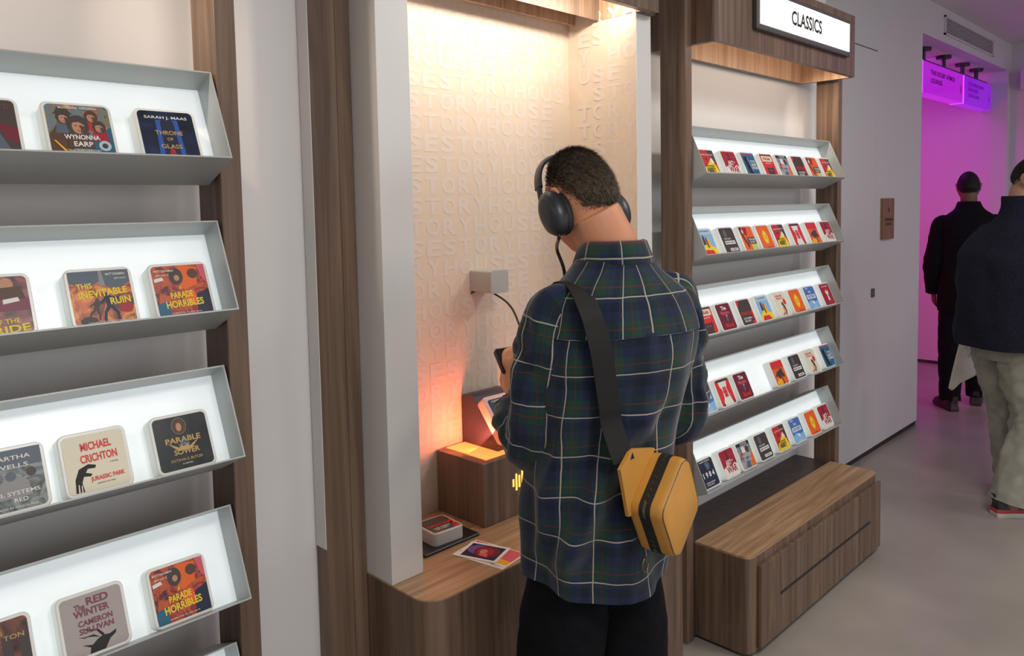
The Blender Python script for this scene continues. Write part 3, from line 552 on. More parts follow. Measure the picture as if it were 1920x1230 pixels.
def make_tile(kind, fr, label, group, S=0.1, rim=0.006, thick=0.030, depth_back=None, cat='book tile', accents='acrylic'):
    """frosted block with rounded corners standing face-out; fr origin = centre of the printed face"""
    O, ux, uy, un = fr; thick = depth_back or thick
    base = O - uy*(S/2+rim) - un*(thick/2)
    t = thing('book_tile', label, cat, base, group)
    bm = bmesh.new(); prism(bm, rrect(S+2*rim, S+2*rim, 0.013), fr, -thick, -0.0002, 0, cham=0.0022)
    finish(bm, 'block', accents, t, smooth=35)
    bm, mats = cover_mesh(kind, fr, S)
    o = finish(bm, 'cover', mats, t)
    return t
UX = V3((1, 0, 0))
def on_tray(kind, k, xc, left, label, v0=None, S=0.1, rim=0.006):
    yl = YL_L if left else YL_R; zl = (ZL_L if left else ZL_R)[k]
    v = rim + S/2 + 0.0005
    O = V3((xc, yl, zl)) + TU*v + TN*D_FACE
    return make_tile(kind, (O, UX, TU, -TN), label, 'large tiles on the left trays' if left else 'small tiles on the classics trays', S, rim, thick=D_PANEL-D_FACE-0.0012)
for kind, k, xc, label in [
    ('dark', 0, 0.296, 'dark black and red tile cut by the left edge on the top left tray'),
    ('adventure', 0, 0.440, 'colourful tile with four painted heads on the top left tray'),
    ('glass', 0, 0.590, 'dark blue tile with gold lettering on the top left tray'),
    ('beast', 1, 0.298, 'dusky red tile with yellow lettering at the left edge, second left tray'),
    ('ruin', 1, 0.460, 'fiery orange tile with yellow lettering and two running fighters'),
    ('parade', 1, 0.600, 'red and black tile with yellow lettering at right end of second left tray'),
    ('systems', 2, 0.303, 'misty grey tile with white lettering on the third left tray'),
    ('cream', 2, 0.435, 'cream tile with bold red lettering and a black beast skeleton'),
    ('sower', 2, 0.588, 'black tile with gold lettering and a small portrait, third left tray'),
    ('ton', 3, 0.268, 'sunset brown tile cut by the left edge on the fourth left tray'),
    ('winter', 3, 0.417, 'grey beige tile with wine lettering and a horned dark beast'),
    ('parade', 3, 0.569, 'red and black tile with yellow lettering on the fourth left tray')]:
    on_tray(kind, k, xc, True, label)
LOOK = dict(abbey='red and yellow tile with a black corner', war='crimson and white tile with torn lettering', blue='teal tile with purple head band', devil='bright red tile with cream plate and dark face',
            crowd='blue grey tile crowded with figures', drac='black tile with red ragged edges', band='orange tile with black title band', castle='sky blue tile with yellow towers', black='black tile with white title boxes',
            sun='orange tile with yellow oval', cape='red tile with white caped figure', crow='orange tile with black bird', blood='maroon tile with pink lettering', dancer='cream tile with dark haired figure and red dot',
            odyssey='blue tile with white title box', deer='crimson tile with white antlered figure', year='black tile with white digits')
ROWN = ['top', 'second', 'third', 'fourth', 'lowest']; ORD = ['first', 'second', 'third', 'fourth', 'fifth', 'sixth', 'seventh', 'last']
rows = [
    [('abbey', 2.502), ('war', 2.660), ('blue', 2.808), ('devil', 2.960), ('crowd', 3.096), ('drac', 3.240), ('band', 3.382), ('abbey', 3.524)],
    [('castle', 2.486), ('black', 2.643), ('band', 2.792), ('sun', 2.930), ('abbey', 3.062), ('cape', 3.220), ('crow', 3.381), ('war', 3.532)],
    [('devil', 2.483), ('blood', 2.619), ('drac', 2.772), ('castle', 2.922), ('dancer', 3.077), ('sun', 3.218), ('odyssey', 3.365), ('deer', 3.528)],
    [('odyssey', 2.472), ('cape', 2.613), ('blood', 2.750), ('crow', 3.056), ('black', 3.219), ('dancer', 3.369), ('blue', 3.537)],
    [('year', 2.490), ('war', 2.643), ('crowd', 2.773), ('black', 2.918), ('abbey', 3.075), ('odyssey', 3.226), ('sun', 3.383), ('war', 3.522)]]
for k, row in enumerate(rows):
    for i, (kind, x) in enumerate(row):
        o_ = 'last' if i == len(row)-1 else ORD[i]
        on_tray(kind, k, x*1.0074, False, '%s, %s on the %s classics tray' % (LOOK[kind], o_, ROWN[k]))

# ================================================================ things on the kiosk
# wooden pedestal with a glowing mark and a light pad
PD = thing('lit_pedestal', 'walnut pedestal box with glowing orange bars on the kiosk counter', 'pedestal', (1.63, 1.70, CZ))
finish(box(1.477, 1.80, 1.597, 1.803, CZ, 0.871, 0.0015, 1), 'box', 'walnut', PD)
M['pad'] = mat('glowing_orange_pad', (0.9, 0.35, 0.08), 0.4, emit=(1.0, 0.22, 0.05), estr=1.6)
M['bars'] = mat('glowing_amber_bars', (1, 0.5, 0.1), 0.4, emit=(1.0, 0.42, 0.06), estr=2.2)
finish(box(1.507, 1.77, 1.617, 1.795, 0.871, 0.8735, 0.001, 1), 'light_pad', 'pad', PD)
area('pad_led', (1.544, 1.70, 0.882), (1.52, 1.79, 0.98), 0.05, 0.14, 1.5, (1.0, 0.20, 0.10), 180)
area('pad_led', (1.765, 1.70, 0.882), (1.80, 1.79, 0.98), 0.02, 0.14, 0.6, (1.0, 0.20, 0.10), 180)
for i, h in enumerate((0.022, 0.05, 0.036, 0.085, 0.05, 0.03, 0.016)):
    finish(box(1.594+i*0.0125, 1.6+i*0.0125, 1.5955, 1.599, 0.785-h/2, 0.785+h/2), 'glowing_bar', 'bars', PD)
# navy wedge stand and the pink-tinted tile on it
M['navy_stand'] = mat('dark_navy_plastic', (0.035, 0.03, 0.05), 0.35)
WS = thing('wedge_stand', 'dark navy wedge stand on the lit pedestal', 'stand', (1.66, 1.72, 0.8735))
bm = bmesh.new(); prof = [(1.645, 0.8735), (1.800, 0.8735), (1.800, 1.022), (1.765, 1.027), (1.745, 1.022), (1.640, 0.893)]
prism(bm, [(-y, z) for y, z in prof], (V3((1.582, 0, 0)), V3((0, -1, 0)), V3((0, 0, 1)), V3((1, 0, 0))), 0, 0.165)
finish(bm, 'wedge', 'navy_stand', WS)
M['pink_acrylic'] = mat('red_lit_frosted_acrylic', (0.85, 0.55, 0.48), 0.3)  # red pad light tinted into the block's base colour
e0 = V3((0, 1.640, 0.893)); e1 = V3((0, 1.745, 1.022)); su = (e1-e0).normalized(); sn = V3((0, -su.z, su.y))
O = V3((1.652, 0, 0)) + e0 + su*0.072 + sn*0.034
make_tile('year', (O, UX, su, sn), 'black tile with digits in a pink lit block leaning on the navy stand', 'tiles on the kiosk', 0.122, 0.013, 0.032, accents='pink_acrylic')
# coaster with a tile lying on it
cs = tag(finish(box(1.24, 1.436, 1.573, 1.70, CZ, CZ+0.008, 0.002, 1), 'tile_mat', 'black', loc=(1.34, 1.64, CZ)), 'flat black mat on the kiosk counter under a tile', 'mat')
M['grey_acrylic'] = mat('grey_frosted_acrylic', (0.50, 0.49, 0.46), 0.35)
a = math.radians(-4); cu, cv = V3((math.cos(a), math.sin(a), 0)), V3((-math.sin(a), math.cos(a), 0))
make_tile('drac', (V3((1.343, 1.640, CZ+0.008+0.035)), cu, cv, V3((0, 0, 1))), 'black tile with red ragged edges lying flat on a black mat', 'tiles on the kiosk', 0.088, 0.007, 0.035, accents='grey_acrylic')
# printed cards
T['photo'] = ('bone', [('navy', rc(-.42, -.40, .42, .40)), ('purple', ell(-.15, .08, .26, .28)), ('maroon', ell(.08, .02, .3, .34)), ('crimson', ell(.04, .02, .2, .26)), ('skin', ell(.0, .02, .09, .12)), ('pink', [(-.05, -.1), (.12, -.06), (.2, -.28), (-.02, -.24)])], [])
T['flyer'] = ('bone', [('pink', rc(-.47, -.3, .47, .47)), ('amber', [(-.47, -.3), (.47, -.3), (.47, -.1), (-.47, .05)]), ('purple', rc(-.47, -.25, -.25, .3))], [('DON\'T MISS', .15, -.4, .05, .5, 'taupe')])
def flat_card(kind, c, ang, sx, sy, z, name, label):
    u = V3((math.cos(ang), math.sin(ang), 0)); v = V3((-math.sin(ang), math.cos(ang), 0))
    bm, mats = cover_mesh(kind, (V3((c[0], c[1], z)), u*sx, v*sy, V3((0, 0, 1))), 1.0, 0.01)
    return tag(finish(bm, name, mats, loc=(c[0], c[1], z)), label, 'card')
flat_card('flyer', (1.372, 1.468), math.radians(-80), 0.165, 0.108, CZ, 'printed_flyer', 'pink and yellow printed flyer under the photo print on the counter')
flat_card('photo', (1.368, 1.486), math.radians(-70), 0.118, 0.096, CZ+0.0016, 'photo_print', 'white bordered dark portrait photo print lying on the flyer')
# small square holder box on the niche wall
M['box_grey'] = mat('pale_grey_plastic', (0.40, 0.395, 0.365), 0.4)
hb = thing('wall_holder', 'small square grey holder box on the niche wall', 'holder', (1.667, KY, 1.378))
bm = bmesh.new(); prism(bm, rrect(0.074, 0.068, 0.006), (V3((1.667, KY, 1.373)), V3((1, 0, 0)), V3((0, 0, 1)), V3((0, -1, 0))), 0, 0.094); finish(bm, 'box', 'box_grey', hb, smooth=30)
bm = bmesh.new(); prism(bm, rrect(0.076, 0.070, 0.008), (V3((1.667, KY-0.094, 1.373)), V3((1, 0, 0)), V3((0, 0, 1)), V3((0, -1, 0))), 0, 0.003); finish(bm, 'face_plate', 'box_grey', hb, smooth=30)
# ================================================================ people
def pframe(O, phi_deg):
    a = math.radians(phi_deg); F = V3((math.sin(a), math.cos(a), 0)); R = V3((math.cos(a), -math.sin(a), 0))
    return Matrix(((R.x, F.x, 0, O[0]), (R.y, F.y, 0, O[1]), (0, 0, 1, 0), (0, 0, 0, 1)))
def skin_mat(name, base, red, rough=0.5):
    m, nt, b = nodes(name)
    tc = nt.nodes.new('ShaderNodeTexCoord'); n = nt.nodes.new('ShaderNodeTexNoise'); n.inputs['Scale'].default_value = 14; n.inputs['Detail'].default_value = 6
    nt.links.new(tc.outputs['Object'], n.inputs['Vector'])
    r = nt.nodes.new('ShaderNodeValToRGB'); e = r.color_ramp.elements
    e[0].position = 0.35; e[0].color = (*base, 1); e[1].position = 0.7; e[1].color = (*red, 1)
    nt.links.new(n.outputs['Fac'], r.inputs['Fac']); nt.links.new(r.outputs['Color'], b.inputs['Base Color'])
    b.inputs['Roughness'].default_value = rough; b.inputs['Subsurface Weight'].default_value = 0.15; b.inputs['Subsurface Radius'].default_value = (0.012, 0.004, 0.002)
    n2 = nt.nodes.new('ShaderNodeTexNoise'); n2.inputs['Scale'].default_value = 500; nt.links.new(tc.outputs['Object'], n2.inputs['Vector'])
    bp = nt.nodes.new('ShaderNodeBump'); bp.inputs['Strength'].default_value = 0.12; bp.inputs['Distance'].default_value = 0.001
    nt.links.new(n2.outputs['Fac'], bp.inputs['Height']); nt.links.new(bp.outputs['Normal'], b.inputs['Normal'])
    M[name] = m
skin_mat('skin_fair', (0.63, 0.285, 0.16), (0.70, 0.31, 0.17)); skin_mat('skin_tan', (0.36, 0.19, 0.125), (0.42, 0.22, 0.14)); skin_mat('skin_brown', (0.16, 0.075, 0.05), (0.19, 0.09, 0.06))
def hair_mat(name, c1, c2):
    m = mottle(name, [c1, c2], 120, 0.55, 4, 0.5); m.node_tree.nodes['Principled BSDF'].inputs['Specular IOR Level'].default_value = 0.25; M[name] = m
hair_mat('hair_brown', (0.040, 0.030, 0.022), (0.17, 0.13, 0.09)); hair_mat('hair_black', (0.006, 0.005, 0.005), (0.02, 0.016, 0.014))
M['eye'] = mat('eye_white', (0.45, 0.42, 0.40), 0.15); M['iris'] = mat('dark_iris', (0.03, 0.015, 0.01), 0.15)

def loft(bm, rings, cap0=True, cap1=True, uvs=None, mi=0, smooth=True):
    rows = [[bm.verts.new(p) for p in r] for r in rings]; n = len(rows[0])
    uvl = bm.loops.layers.uv.verify() if uvs else None
    for i in range(len(rows)-1):
        for k in range(n):
            j = (k+1) % n
            f = bm.faces.new((rows[i][k], rows[i][j], rows[i+1][j], rows[i+1][k])); f.smooth = smooth; f.material_index = mi
            if uvs:
                for l, (a, b) in zip(f.loops, ((i, k), (i, k+1), (i+1, k+1), (i+1, k))): l[uvl].uv = uvs[a][b]
    if cap0: bm.faces.new(rows[0][::-1])
    if cap1: bm.faces.new(rows[-1])
    return rows
def lerp_rows(keys, t):
    """keys: list of tuples whose first entry is the parameter; smooth interpolation of the others"""
    for i in range(len(keys)-1):
        if keys[i][0] <= t <= keys[i+1][0] or (keys[i][0] >= t >= keys[i+1][0]):
            a, b = keys[i], keys[i+1]; p = keys[max(i-1, 0)]; q = keys[min(i+2, len(keys)-1)]
            s = (t-a[0])/((b[0]-a[0]) or 1)
            out = []
            for k in range(1, len(a)):
                p1, p2 = a[k], b[k]; h = b[0]-a[0]
                m1 = (b[k]-p[k])/((b[0]-p[0]) or 1)*h; m2 = (q[k]-a[k])/((q[0]-a[0]) or 1)*h
                out.append((2*s**3-3*s*s+1)*p1 + (s**3-2*s*s+s)*m1 + (-2*s**3+3*s*s)*p2 + (s**3-s*s)*m2)
            return out
    return list(keys[-1][1:] if abs(t-keys[-1][0]) < abs(t-keys[0][0]) else keys[0][1:])
def sup(c, s, e): return math.copysign(abs(c)**(2/e), c), math.copysign(abs(s)**(2/e), s)
def sweep(P, pts, rads, n=28, k=8, fold=0.0, seed=0, squash=None, uvscale=1.0):
    """points of a tapering tube along a smooth path (local coordinates -> world), with soft cloth folds"""
    path = spline(pts, k); R = []
    for i in range(len(rads)-1):
        for j in range(k): t = j/k; t = t*t*(3-2*t); R.append(rads[i]*(1-t)+rads[i+1]*t)
    R.append(rads[-1])
    prev = None; rings = []; uvs = []; s = 0
    for i, p in enumerate(path):
        d = (path[min(i+1, len(path)-1)]-path[max(i-1, 0)]).normalized()
        if prev is None: a = d.cross(V3((0.1, 1, 0.05)))
        else: a = prev - d*prev.dot(d)
        a.normalize(); prev = a; b = d.cross(a)
        if i: s += (p-path[i-1]).length
        ring = []; uv = []
        for q in range(n):
            th = 2*math.pi*q/n
            r = R[i]
            if fold:
                z = noise.noise(V3((math.cos(th)*1.6+seed, math.sin(th)*1.6, s*9)))*0.6 + noise.noise(V3((math.cos(th)*3+seed*2, math.sin(th)*3, s*26)))*0.4
                r += fold*z*2
            sx, sy = squash if squash else (1, 1)
            ring.append(P @ (p + a*(math.cos(th)*r*sx) + b*(math.sin(th)*r*sy)))
        for q in range(n+1): uv.append(((2*math.pi*q/n)*0.065*uvscale, s*uvscale+seed*0.13))
        rings.append(ring); uvs.append(uv)
    return rings, uvs
def torso_rings(P, keys, z0, z1, nz, n=72, fold=0.0, seed=0.0, hem=None, rad=0.16, extra=None):
    rings = []; uvs = []
    for i in range(nz):
        z = z0+(z1-z0)*i/(nz-1); cx, cy, a, b, e = lerp_rows(keys, z)
        ring = []; uv = []
        for q in range(n):
            th = 2*math.pi*q/n - math.pi/2            # starts at the back
            c, s = sup(math.cos(th), math.sin(th), e)
            zz = z
            if hem: zz += hem(th)*max(0, 1-(z-z0)/0.25)
            m = 1.0; dr = 0.0
            if fold:
                v = V3((c*a*7+seed, s*b*7, zz*5)); dr = fold*(noise.noise(v)*1.2+noise.noise(v*2.3)*0.7)
            if extra: dr += extra(th, zz)
            x, y = c*a, s*b; L = math.hypot(x, y) or 1
            ring.append(P @ V3((cx+x*(1+dr/L), cy+y*(1+dr/L), zz)))
        for q in range(n+1): uv.append((2*math.pi*q/n*rad, zz if False else z))
        rings.append(ring); uvs.append(uv)
    return rings, uvs

# ---- head: a skull-shaped radius function with brow, sockets, nose, lips, chin
def head_r(d):
    x, y, z = d
    a, b, c = 0.0745, 0.0975, 0.1175
    r = 1/math.sqrt((x/a)**2+(y/b)**2+(z/c)**2)
    p = V3((x*r, y*r, z*r))
    if p.z < -0.01:                                   # jaw narrows and the nape tucks in
        t = min(1, (-0.01-p.z)/0.10); p.x *= 1-0.30*t*t
        if p.y < 0: p.y *= 1-0.42*t
        else: p.y *= 1+0.04*t
    if p.y < 0 and p.z > -0.03: p.y *= 1.04
    g = lambda cx, cz, sx, sz: math.exp(-((p.x-cx)/sx)**2-((p.z-cz)/sz)**2)
    if p.y > 0:
        p.y += 0.024*g(0, -0.022, 0.013, 0.016)+0.012*g(0, 0.0, 0.009, 0.022) + 0.006*g(0, 0.034, 0.05, 0.012)
        p.y -= 0.012*(g(0.031, 0.012, 0.017, 0.012)+g(-0.031, 0.012, 0.017, 0.012))
        p.y += 0.007*g(0, -0.058, 0.022, 0.006)+0.006*g(0, -0.07, 0.02, 0.006)-0.003*g(0, -0.064, 0.022, 0.003) + 0.010*g(0, -0.098, 0.022, 0.016)
        p.y += 0.004*(g(0.042, -0.018, 0.02, 0.016)+g(-0.042, -0.018, 0.02, 0.016))
    return p
def add_head(bm, H):
    nz, n = 44, 60; rings = []
    for i in range(1, nz):
        el = -math.pi/2+math.pi*i/nz
        rings.append([H @ head_r(V3((math.cos(el)*math.cos(2*math.pi*q/n), math.cos(el)*math.sin(2*math.pi*q/n), math.sin(el)))) for q in range(n)])
    loft(bm, rings)
    for s in (-1, 1):                                  # ears: a shell with a raised rim and a lobe
        rr = []
        for t, w_, h_ in ((-0.010, 0.010, 0.020), (0.0, 0.016, 0.028), (0.009, 0.019, 0.032), (0.014, 0.015, 0.027), (0.011, 0.007, 0.014)):
            rr.append([H @ V3((s*(0.070+t+0.004*math.sin(a)), -0.012-0.35*t+w_*math.cos(a)*(1 if math.sin(a) > 0 else 0.7), 0.002+h_*math.sin(a))) for a in (2*math.pi*q/16 for q in range(16))])
        loft(bm, rr)
def add_hand(bm, P, wrist, d, nrm, side, curl=0.6, spread=0.10):
    """wrist point, finger direction d, palm normal nrm (local); palm with five tapering fingers"""
    d = V3(d).normalized(); nrm = V3(nrm); nrm = (nrm-d*nrm.dot(d)).normalized(); w_ = d.cross(nrm)*side   # towards the thumb side
    wr = V3(wrist)
    rr = []
    for t, hw, hh in ((-0.02, 0.026, 0.019), (0.015, 0.030, 0.017), (0.05, 0.040, 0.015), (0.085, 0.042, 0.013), (0.098, 0.036, 0.009)):
        rr.append([P @ (wr+d*t+w_*(hw*math.cos(a))+nrm*(hh*math.sin(a))) for a in (2*math.pi*q/18 for q in range(18))])
    loft(bm, rr)
    for i, (off, L, r) in enumerate(((0.030, 0.072, 0.0088), (0.010, 0.080, 0.0092), (-0.011, 0.074, 0.0088), (-0.031, 0.058, 0.0078))):
        p = wr+d*0.088+w_*off; dd = (d+w_*(spread*(off/0.03))).normalized(); pts = [p-dd*0.02, p]; ang = 0
        for j, f in enumerate((0.45, 0.30, 0.25)):
            ang += curl*(0.7+0.25*j)*(1+0.08*i); q = dd*math.cos(ang)+nrm*math.sin(ang); p = p+q*L*f; pts.append(p)
        rings, _ = sweep(P, pts, [r*1.05, r, r*0.97, r*0.88, r*0.62], 10, 4); loft(bm, rings)
    p = wr+d*0.025+w_*0.030; q1 = (d*0.6+w_*0.75+nrm*0.35).normalized(); q2 = (d*0.85+w_*0.25+nrm*0.5).normalized()
    rings, _ = sweep(P, [p-q1*0.02, p, p+q1*0.036, p+q1*0.036+q2*0.026, p+q1*0.036+q2*0.05], [0.012, 0.012, 0.0105, 0.0095, 0.006], 10, 4); loft(bm, rings)
def remeshed(bm, name, voxel, m, parent, smooth_it=3):
    org = Vector(parent.location) if parent else V3((0, 0, 0))
    bmesh.ops.recalc_face_normals(bm, faces=bm.faces)
    me = bpy.data.meshes.new(name); bm.to_mesh(me); bm.free()
    o = bpy.data.objects.new(name, me); COL.objects.link(o)
    r = o.modifiers.new('r', 'REMESH'); r.mode = 'VOXEL'; r.voxel_size = voxel
    s = o.modifiers.new('s', 'SMOOTH'); s.factor = 0.5; s.iterations = smooth_it
    dg = bpy.context.evaluated_depsgraph_get(); dg.update()
    me2 = bpy.data.meshes.new_from_object(o.evaluated_get(dg)); me2.name = name
    o.modifiers.clear(); o.data = me2; bpy.data.meshes.remove(me)
    me2.transform(Matrix.Translation(-org))
    for p in me2.polygons: p.use_smooth = True
    me2.materials.clear(); me2.materials.append(M[m])
    if parent: o.parent = parent
    return o
def build_body(P, root, Hm, C7, sh, el, wr, hands, hip, knee, ankle, toe, skin, voxel=0.0045, torso=None, neck_r=(0.060, 0.056), girth=1.0):
    bm = bmesh.new()
    add_head(bm, Hm)
    hc = P.inverted() @ (Hm @ V3((0, -0.036, -0.045)))
    rings, _ = sweep(P, [V3(C7)+V3((0, 0.035, -0.06)), V3(C7)+V3((0, 0.04, 0.0)), (V3(C7)+V3((0, 0.035, 0))).lerp(hc, 0.55), hc], [neck_r[0]*1.25, neck_r[0], neck_r[1], neck_r[1]*0.98], 24, 6); loft(bm, rings)
    keys = torso or [(0.80, 0, 0.0, 0.145*girth, 0.10, 2.3), (0.95, 0, 0.0, 0.155*girth, 0.105, 2.3), (1.10, 0, 0.01, 0.135*girth, 0.095, 2.3), (1.28, 0, 0.0, 0.150*girth, 0.10, 2.4), (1.40, 0, -0.015, 0.145, 0.085, 2.4), (1.47, 0, -0.01, 0.09, 0.065, 2.2), (1.50, 0, 0.0, 0.06, 0.055, 2)]
    rings, _ = torso_rings(P, keys, keys[0][0], keys[-1][0], 30, 40); loft(bm, rings)
    for i in (0, 1):
        s = V3(sh[i]); rings, _ = sweep(P, [s+V3((-0.05*(1 if s.x > 0 else -1), 0, 0.0)), s, s.lerp(V3(el[i]), 0.5), V3(el[i]), V3(el[i]).lerp(V3(wr[i]), 0.45), V3(wr[i])], [0.050, 0.052, 0.046, 0.038, 0.037, 0.026], 20, 6); loft(bm, rings)
        if hands[i]: add_hand(bm, P, wr[i], *hands[i])
        rings, _ = sweep(P, [V3(hip[i])+V3((0, 0, 0.06)), V3(hip[i]), V3(hip[i]).lerp(V3(knee[i]), 0.5), V3(knee[i]), V3(knee[i]).lerp(V3(ankle[i]), 0.4)+V3((0, -0.015, 0)), V3(ankle[i])], [0.085, 0.088, 0.074, 0.055, 0.053, 0.036], 22, 6); loft(bm, rings)
        t = V3(toe[i]).normalized(); a = V3(ankle[i]); rings, _ = sweep(P, [a+V3((0, 0, 0.02)), a-V3((0, 0, 0.035))+t*0.0, a-V3((0, 0, 0.05))+t*0.07, a-V3((0, 0, 0.06))+t*0.15], [0.036, 0.040, 0.036, 0.022], 16, 5); loft(bm, rings)
    return remeshed(bm, 'body', voxel, skin, root)
def eyes(Hm, root):
    for s in (-1, 1):
        bm = bmesh.new(); bmesh.ops.create_uvsphere(bm, u_segments=16, v_segments=10, radius=0.0115); bmesh.ops.transform(bm, matrix=Hm @ Matrix.Translation((s*0.031, 0.0715, 0.012)), verts=bm.verts)
        e = finish(bm, 'eye', 'eye', root, smooth=0)
        bm = bmesh.new(); bmesh.ops.create_uvsphere(bm, u_segments=12, v_segments=8, radius=0.006); bmesh.ops.transform(bm, matrix=Hm @ Matrix.Translation((s*0.031, 0.0785, 0.012)), verts=bm.verts)
        finish(bm, 'iris', 'iris', e, smooth=0)
def hair(Hm, root, m, n, mask, length, comb, width=0.0011, seed=1, cap=True, name='hair', capmin=0.55):
    """strands rooted on the scalp: mask(dir)->density 0..1, length(dir)->m, comb(dir)->direction"""
    rnd = random.Random(seed); bm = bmesh.new(); made = 0; R3 = Hm.to_3x3()
    if cap:                                           # dark scalp under the dense part
        N, K = 60, 36; grid = {}
        for i in range(K+1):
            elv = -0.9+(math.pi/2+0.9)*i/K
            for q in range(N):
                az = 2*math.pi*q/N; d = V3((math.cos(elv)*math.cos(az), math.cos(elv)*math.sin(az), math.sin(elv)))
                if mask(d) > capmin:
                    p = head_r(d); grid[(i, q)] = bm.verts.new(Hm @ (p+d*(0.0015+0.35*length(d))))
        for i in range(K):
            for q in range(N):
                c = [(i, q), (i, (q+1) % N), (i+1, (q+1) % N), (i+1, q)]
                if all(k in grid for k in c): bm.faces.new([grid[k] for k in c]).smooth = True
    while made < n:
        d = V3((rnd.gauss(0, 1), rnd.gauss(0, 1), rnd.gauss(0, 1))).normalized()
        k = mask(d)
        if rnd.random() > k: continue
        made += 1
        p = head_r(d); L = length(d)*rnd.uniform(0.7, 1.2); cd = V3(comb(d)); cd += V3((rnd.gauss(0, .28), rnd.gauss(0, .28), rnd.gauss(0, .22)))
        cd = (cd-d*cd.dot(d)).normalized()
        w_ = d.cross(cd).normalized()*width*0.5
        P0 = p-d*0.001; P1 = p+d*L*0.50+cd*L*0.30; P2 = p+d*L*0.62+cd*L*0.85
        vs = [bm.verts.new(Hm @ q) for q in (P0-w_, P0+w_, P1+w_*0.9, P1-w_*0.9, P2)]
        bm.faces.new((vs[0], vs[1], vs[2], vs[3])).smooth = True; bm.faces.new((vs[3], vs[2], vs[4])).smooth = True
    me_n = finish_noflip(bm, name, m, root); return me_n
def finish_noflip(bm, name, m, parent):
    r = parent
    while r.parent: r = r.parent
    bmesh.ops.translate(bm, verts=bm.verts, vec=-Vector(r.location))
    me = bpy.data.meshes.new(name); bm.to_mesh(me); bm.free(); me.materials.append(M[m])
    o = bpy.data.objects.new(name, me); COL.objects.link(o); o.parent = parent; return o
def headmat(P, c, yaw, pitch, roll=0, scale=1.0):
    return P @ Matrix.Translation(V3(c)) @ Matrix.Rotation(math.radians(yaw), 4, 'Z') @ Matrix.Rotation(math.radians(-pitch), 4, 'X') @ Matrix.Rotation(math.radians(roll), 4, 'Y') @ Matrix.Scale(scale, 4)
def smooth01(x): x = max(0, min(1, x)); return x*x*(3-2*x)
def hairline(d):
    """1 inside the scalp's hair, 0 outside: nape, temples and forehead"""
    az = math.degrees(math.atan2(abs(d.x), -d.y)); el = math.degrees(math.asin(max(-1, min(1, d.z))))      # az 0 = back, 180 = front
    low = -34 if az < 35 else (-34+(az-35)*0.55 if az < 95 else -1+(az-95)*1.05)
    low = min(low, 44)
    return az, el, low
def shoe(P, ankle, toe, upper, sole, parent, L=0.285, trim=None):
    t = V3(toe).normalized(); s = V3((t.y, -t.x, 0)); a = V3(ankle); a.z = 0
    out = [(-0.075, 0.030), (-0.06, 0.036), (0.0, 0.038), (0.08, 0.046), (0.14, 0.047), (0.18, 0.036), (0.205, 0.012)]
    k = L/0.285
    outline = [a+t*(x*k)+s*y for x, y in out]+[a+t*(x*k)-s*y for x, y in reversed(out)]
    bm = bmesh.new(); rings = []
    for z, g in ((0.0, 0.97), (0.004, 1.0), (0.026, 1.02), (0.030, 0.99)):
        rings.append([P @ (a+(p-a)*g+V3((0, 0, z))) for p in outline])
    loft(bm, rings); so = finish(bm, 'shoe', sole, parent, smooth=40)
    bm = bmesh.new(); rings = []
    c = a+t*0.03
    for z, g, sh_ in ((0.028, 0.97, 0), (0.05, 0.93, 0), (0.07, 0.80, -0.015), (0.09, 0.62, -0.045), (0.115, 0.48, -0.062)):
        rings.append([P @ (c+(p-c)*g+t*sh_+V3((0, 0, z))) for p in outline])
    loft(bm, rings); finish(bm, 'shoe_upper', upper, so, smooth=60)
    if trim:
        bm = bmesh.new(); rings = []
        for z, g in ((0.024, 1.035), (0.036, 1.03), (0.042, 0.985)): rings.append([P @ (a+(p-a)*g+V3((0, 0, z))) for p in outline])
        loft(bm, rings, False, False); finish(bm, 'shoe_trim', trim, so, smooth=60)
    return so
def trouser_leg(bm, P, hip, knee, ankle, r, fold, seed, n=32):
    rings, uvs = sweep(P, [V3(hip)+V3((0, 0, 0.1)), V3(hip), V3(hip).lerp(V3(knee), 0.5), V3(knee), V3(knee).lerp(V3(ankle), 0.5), V3(ankle)+V3((0, 0, -0.02))], r, n, 10, fold, seed); loft(bm, rings, True, False, uvs)

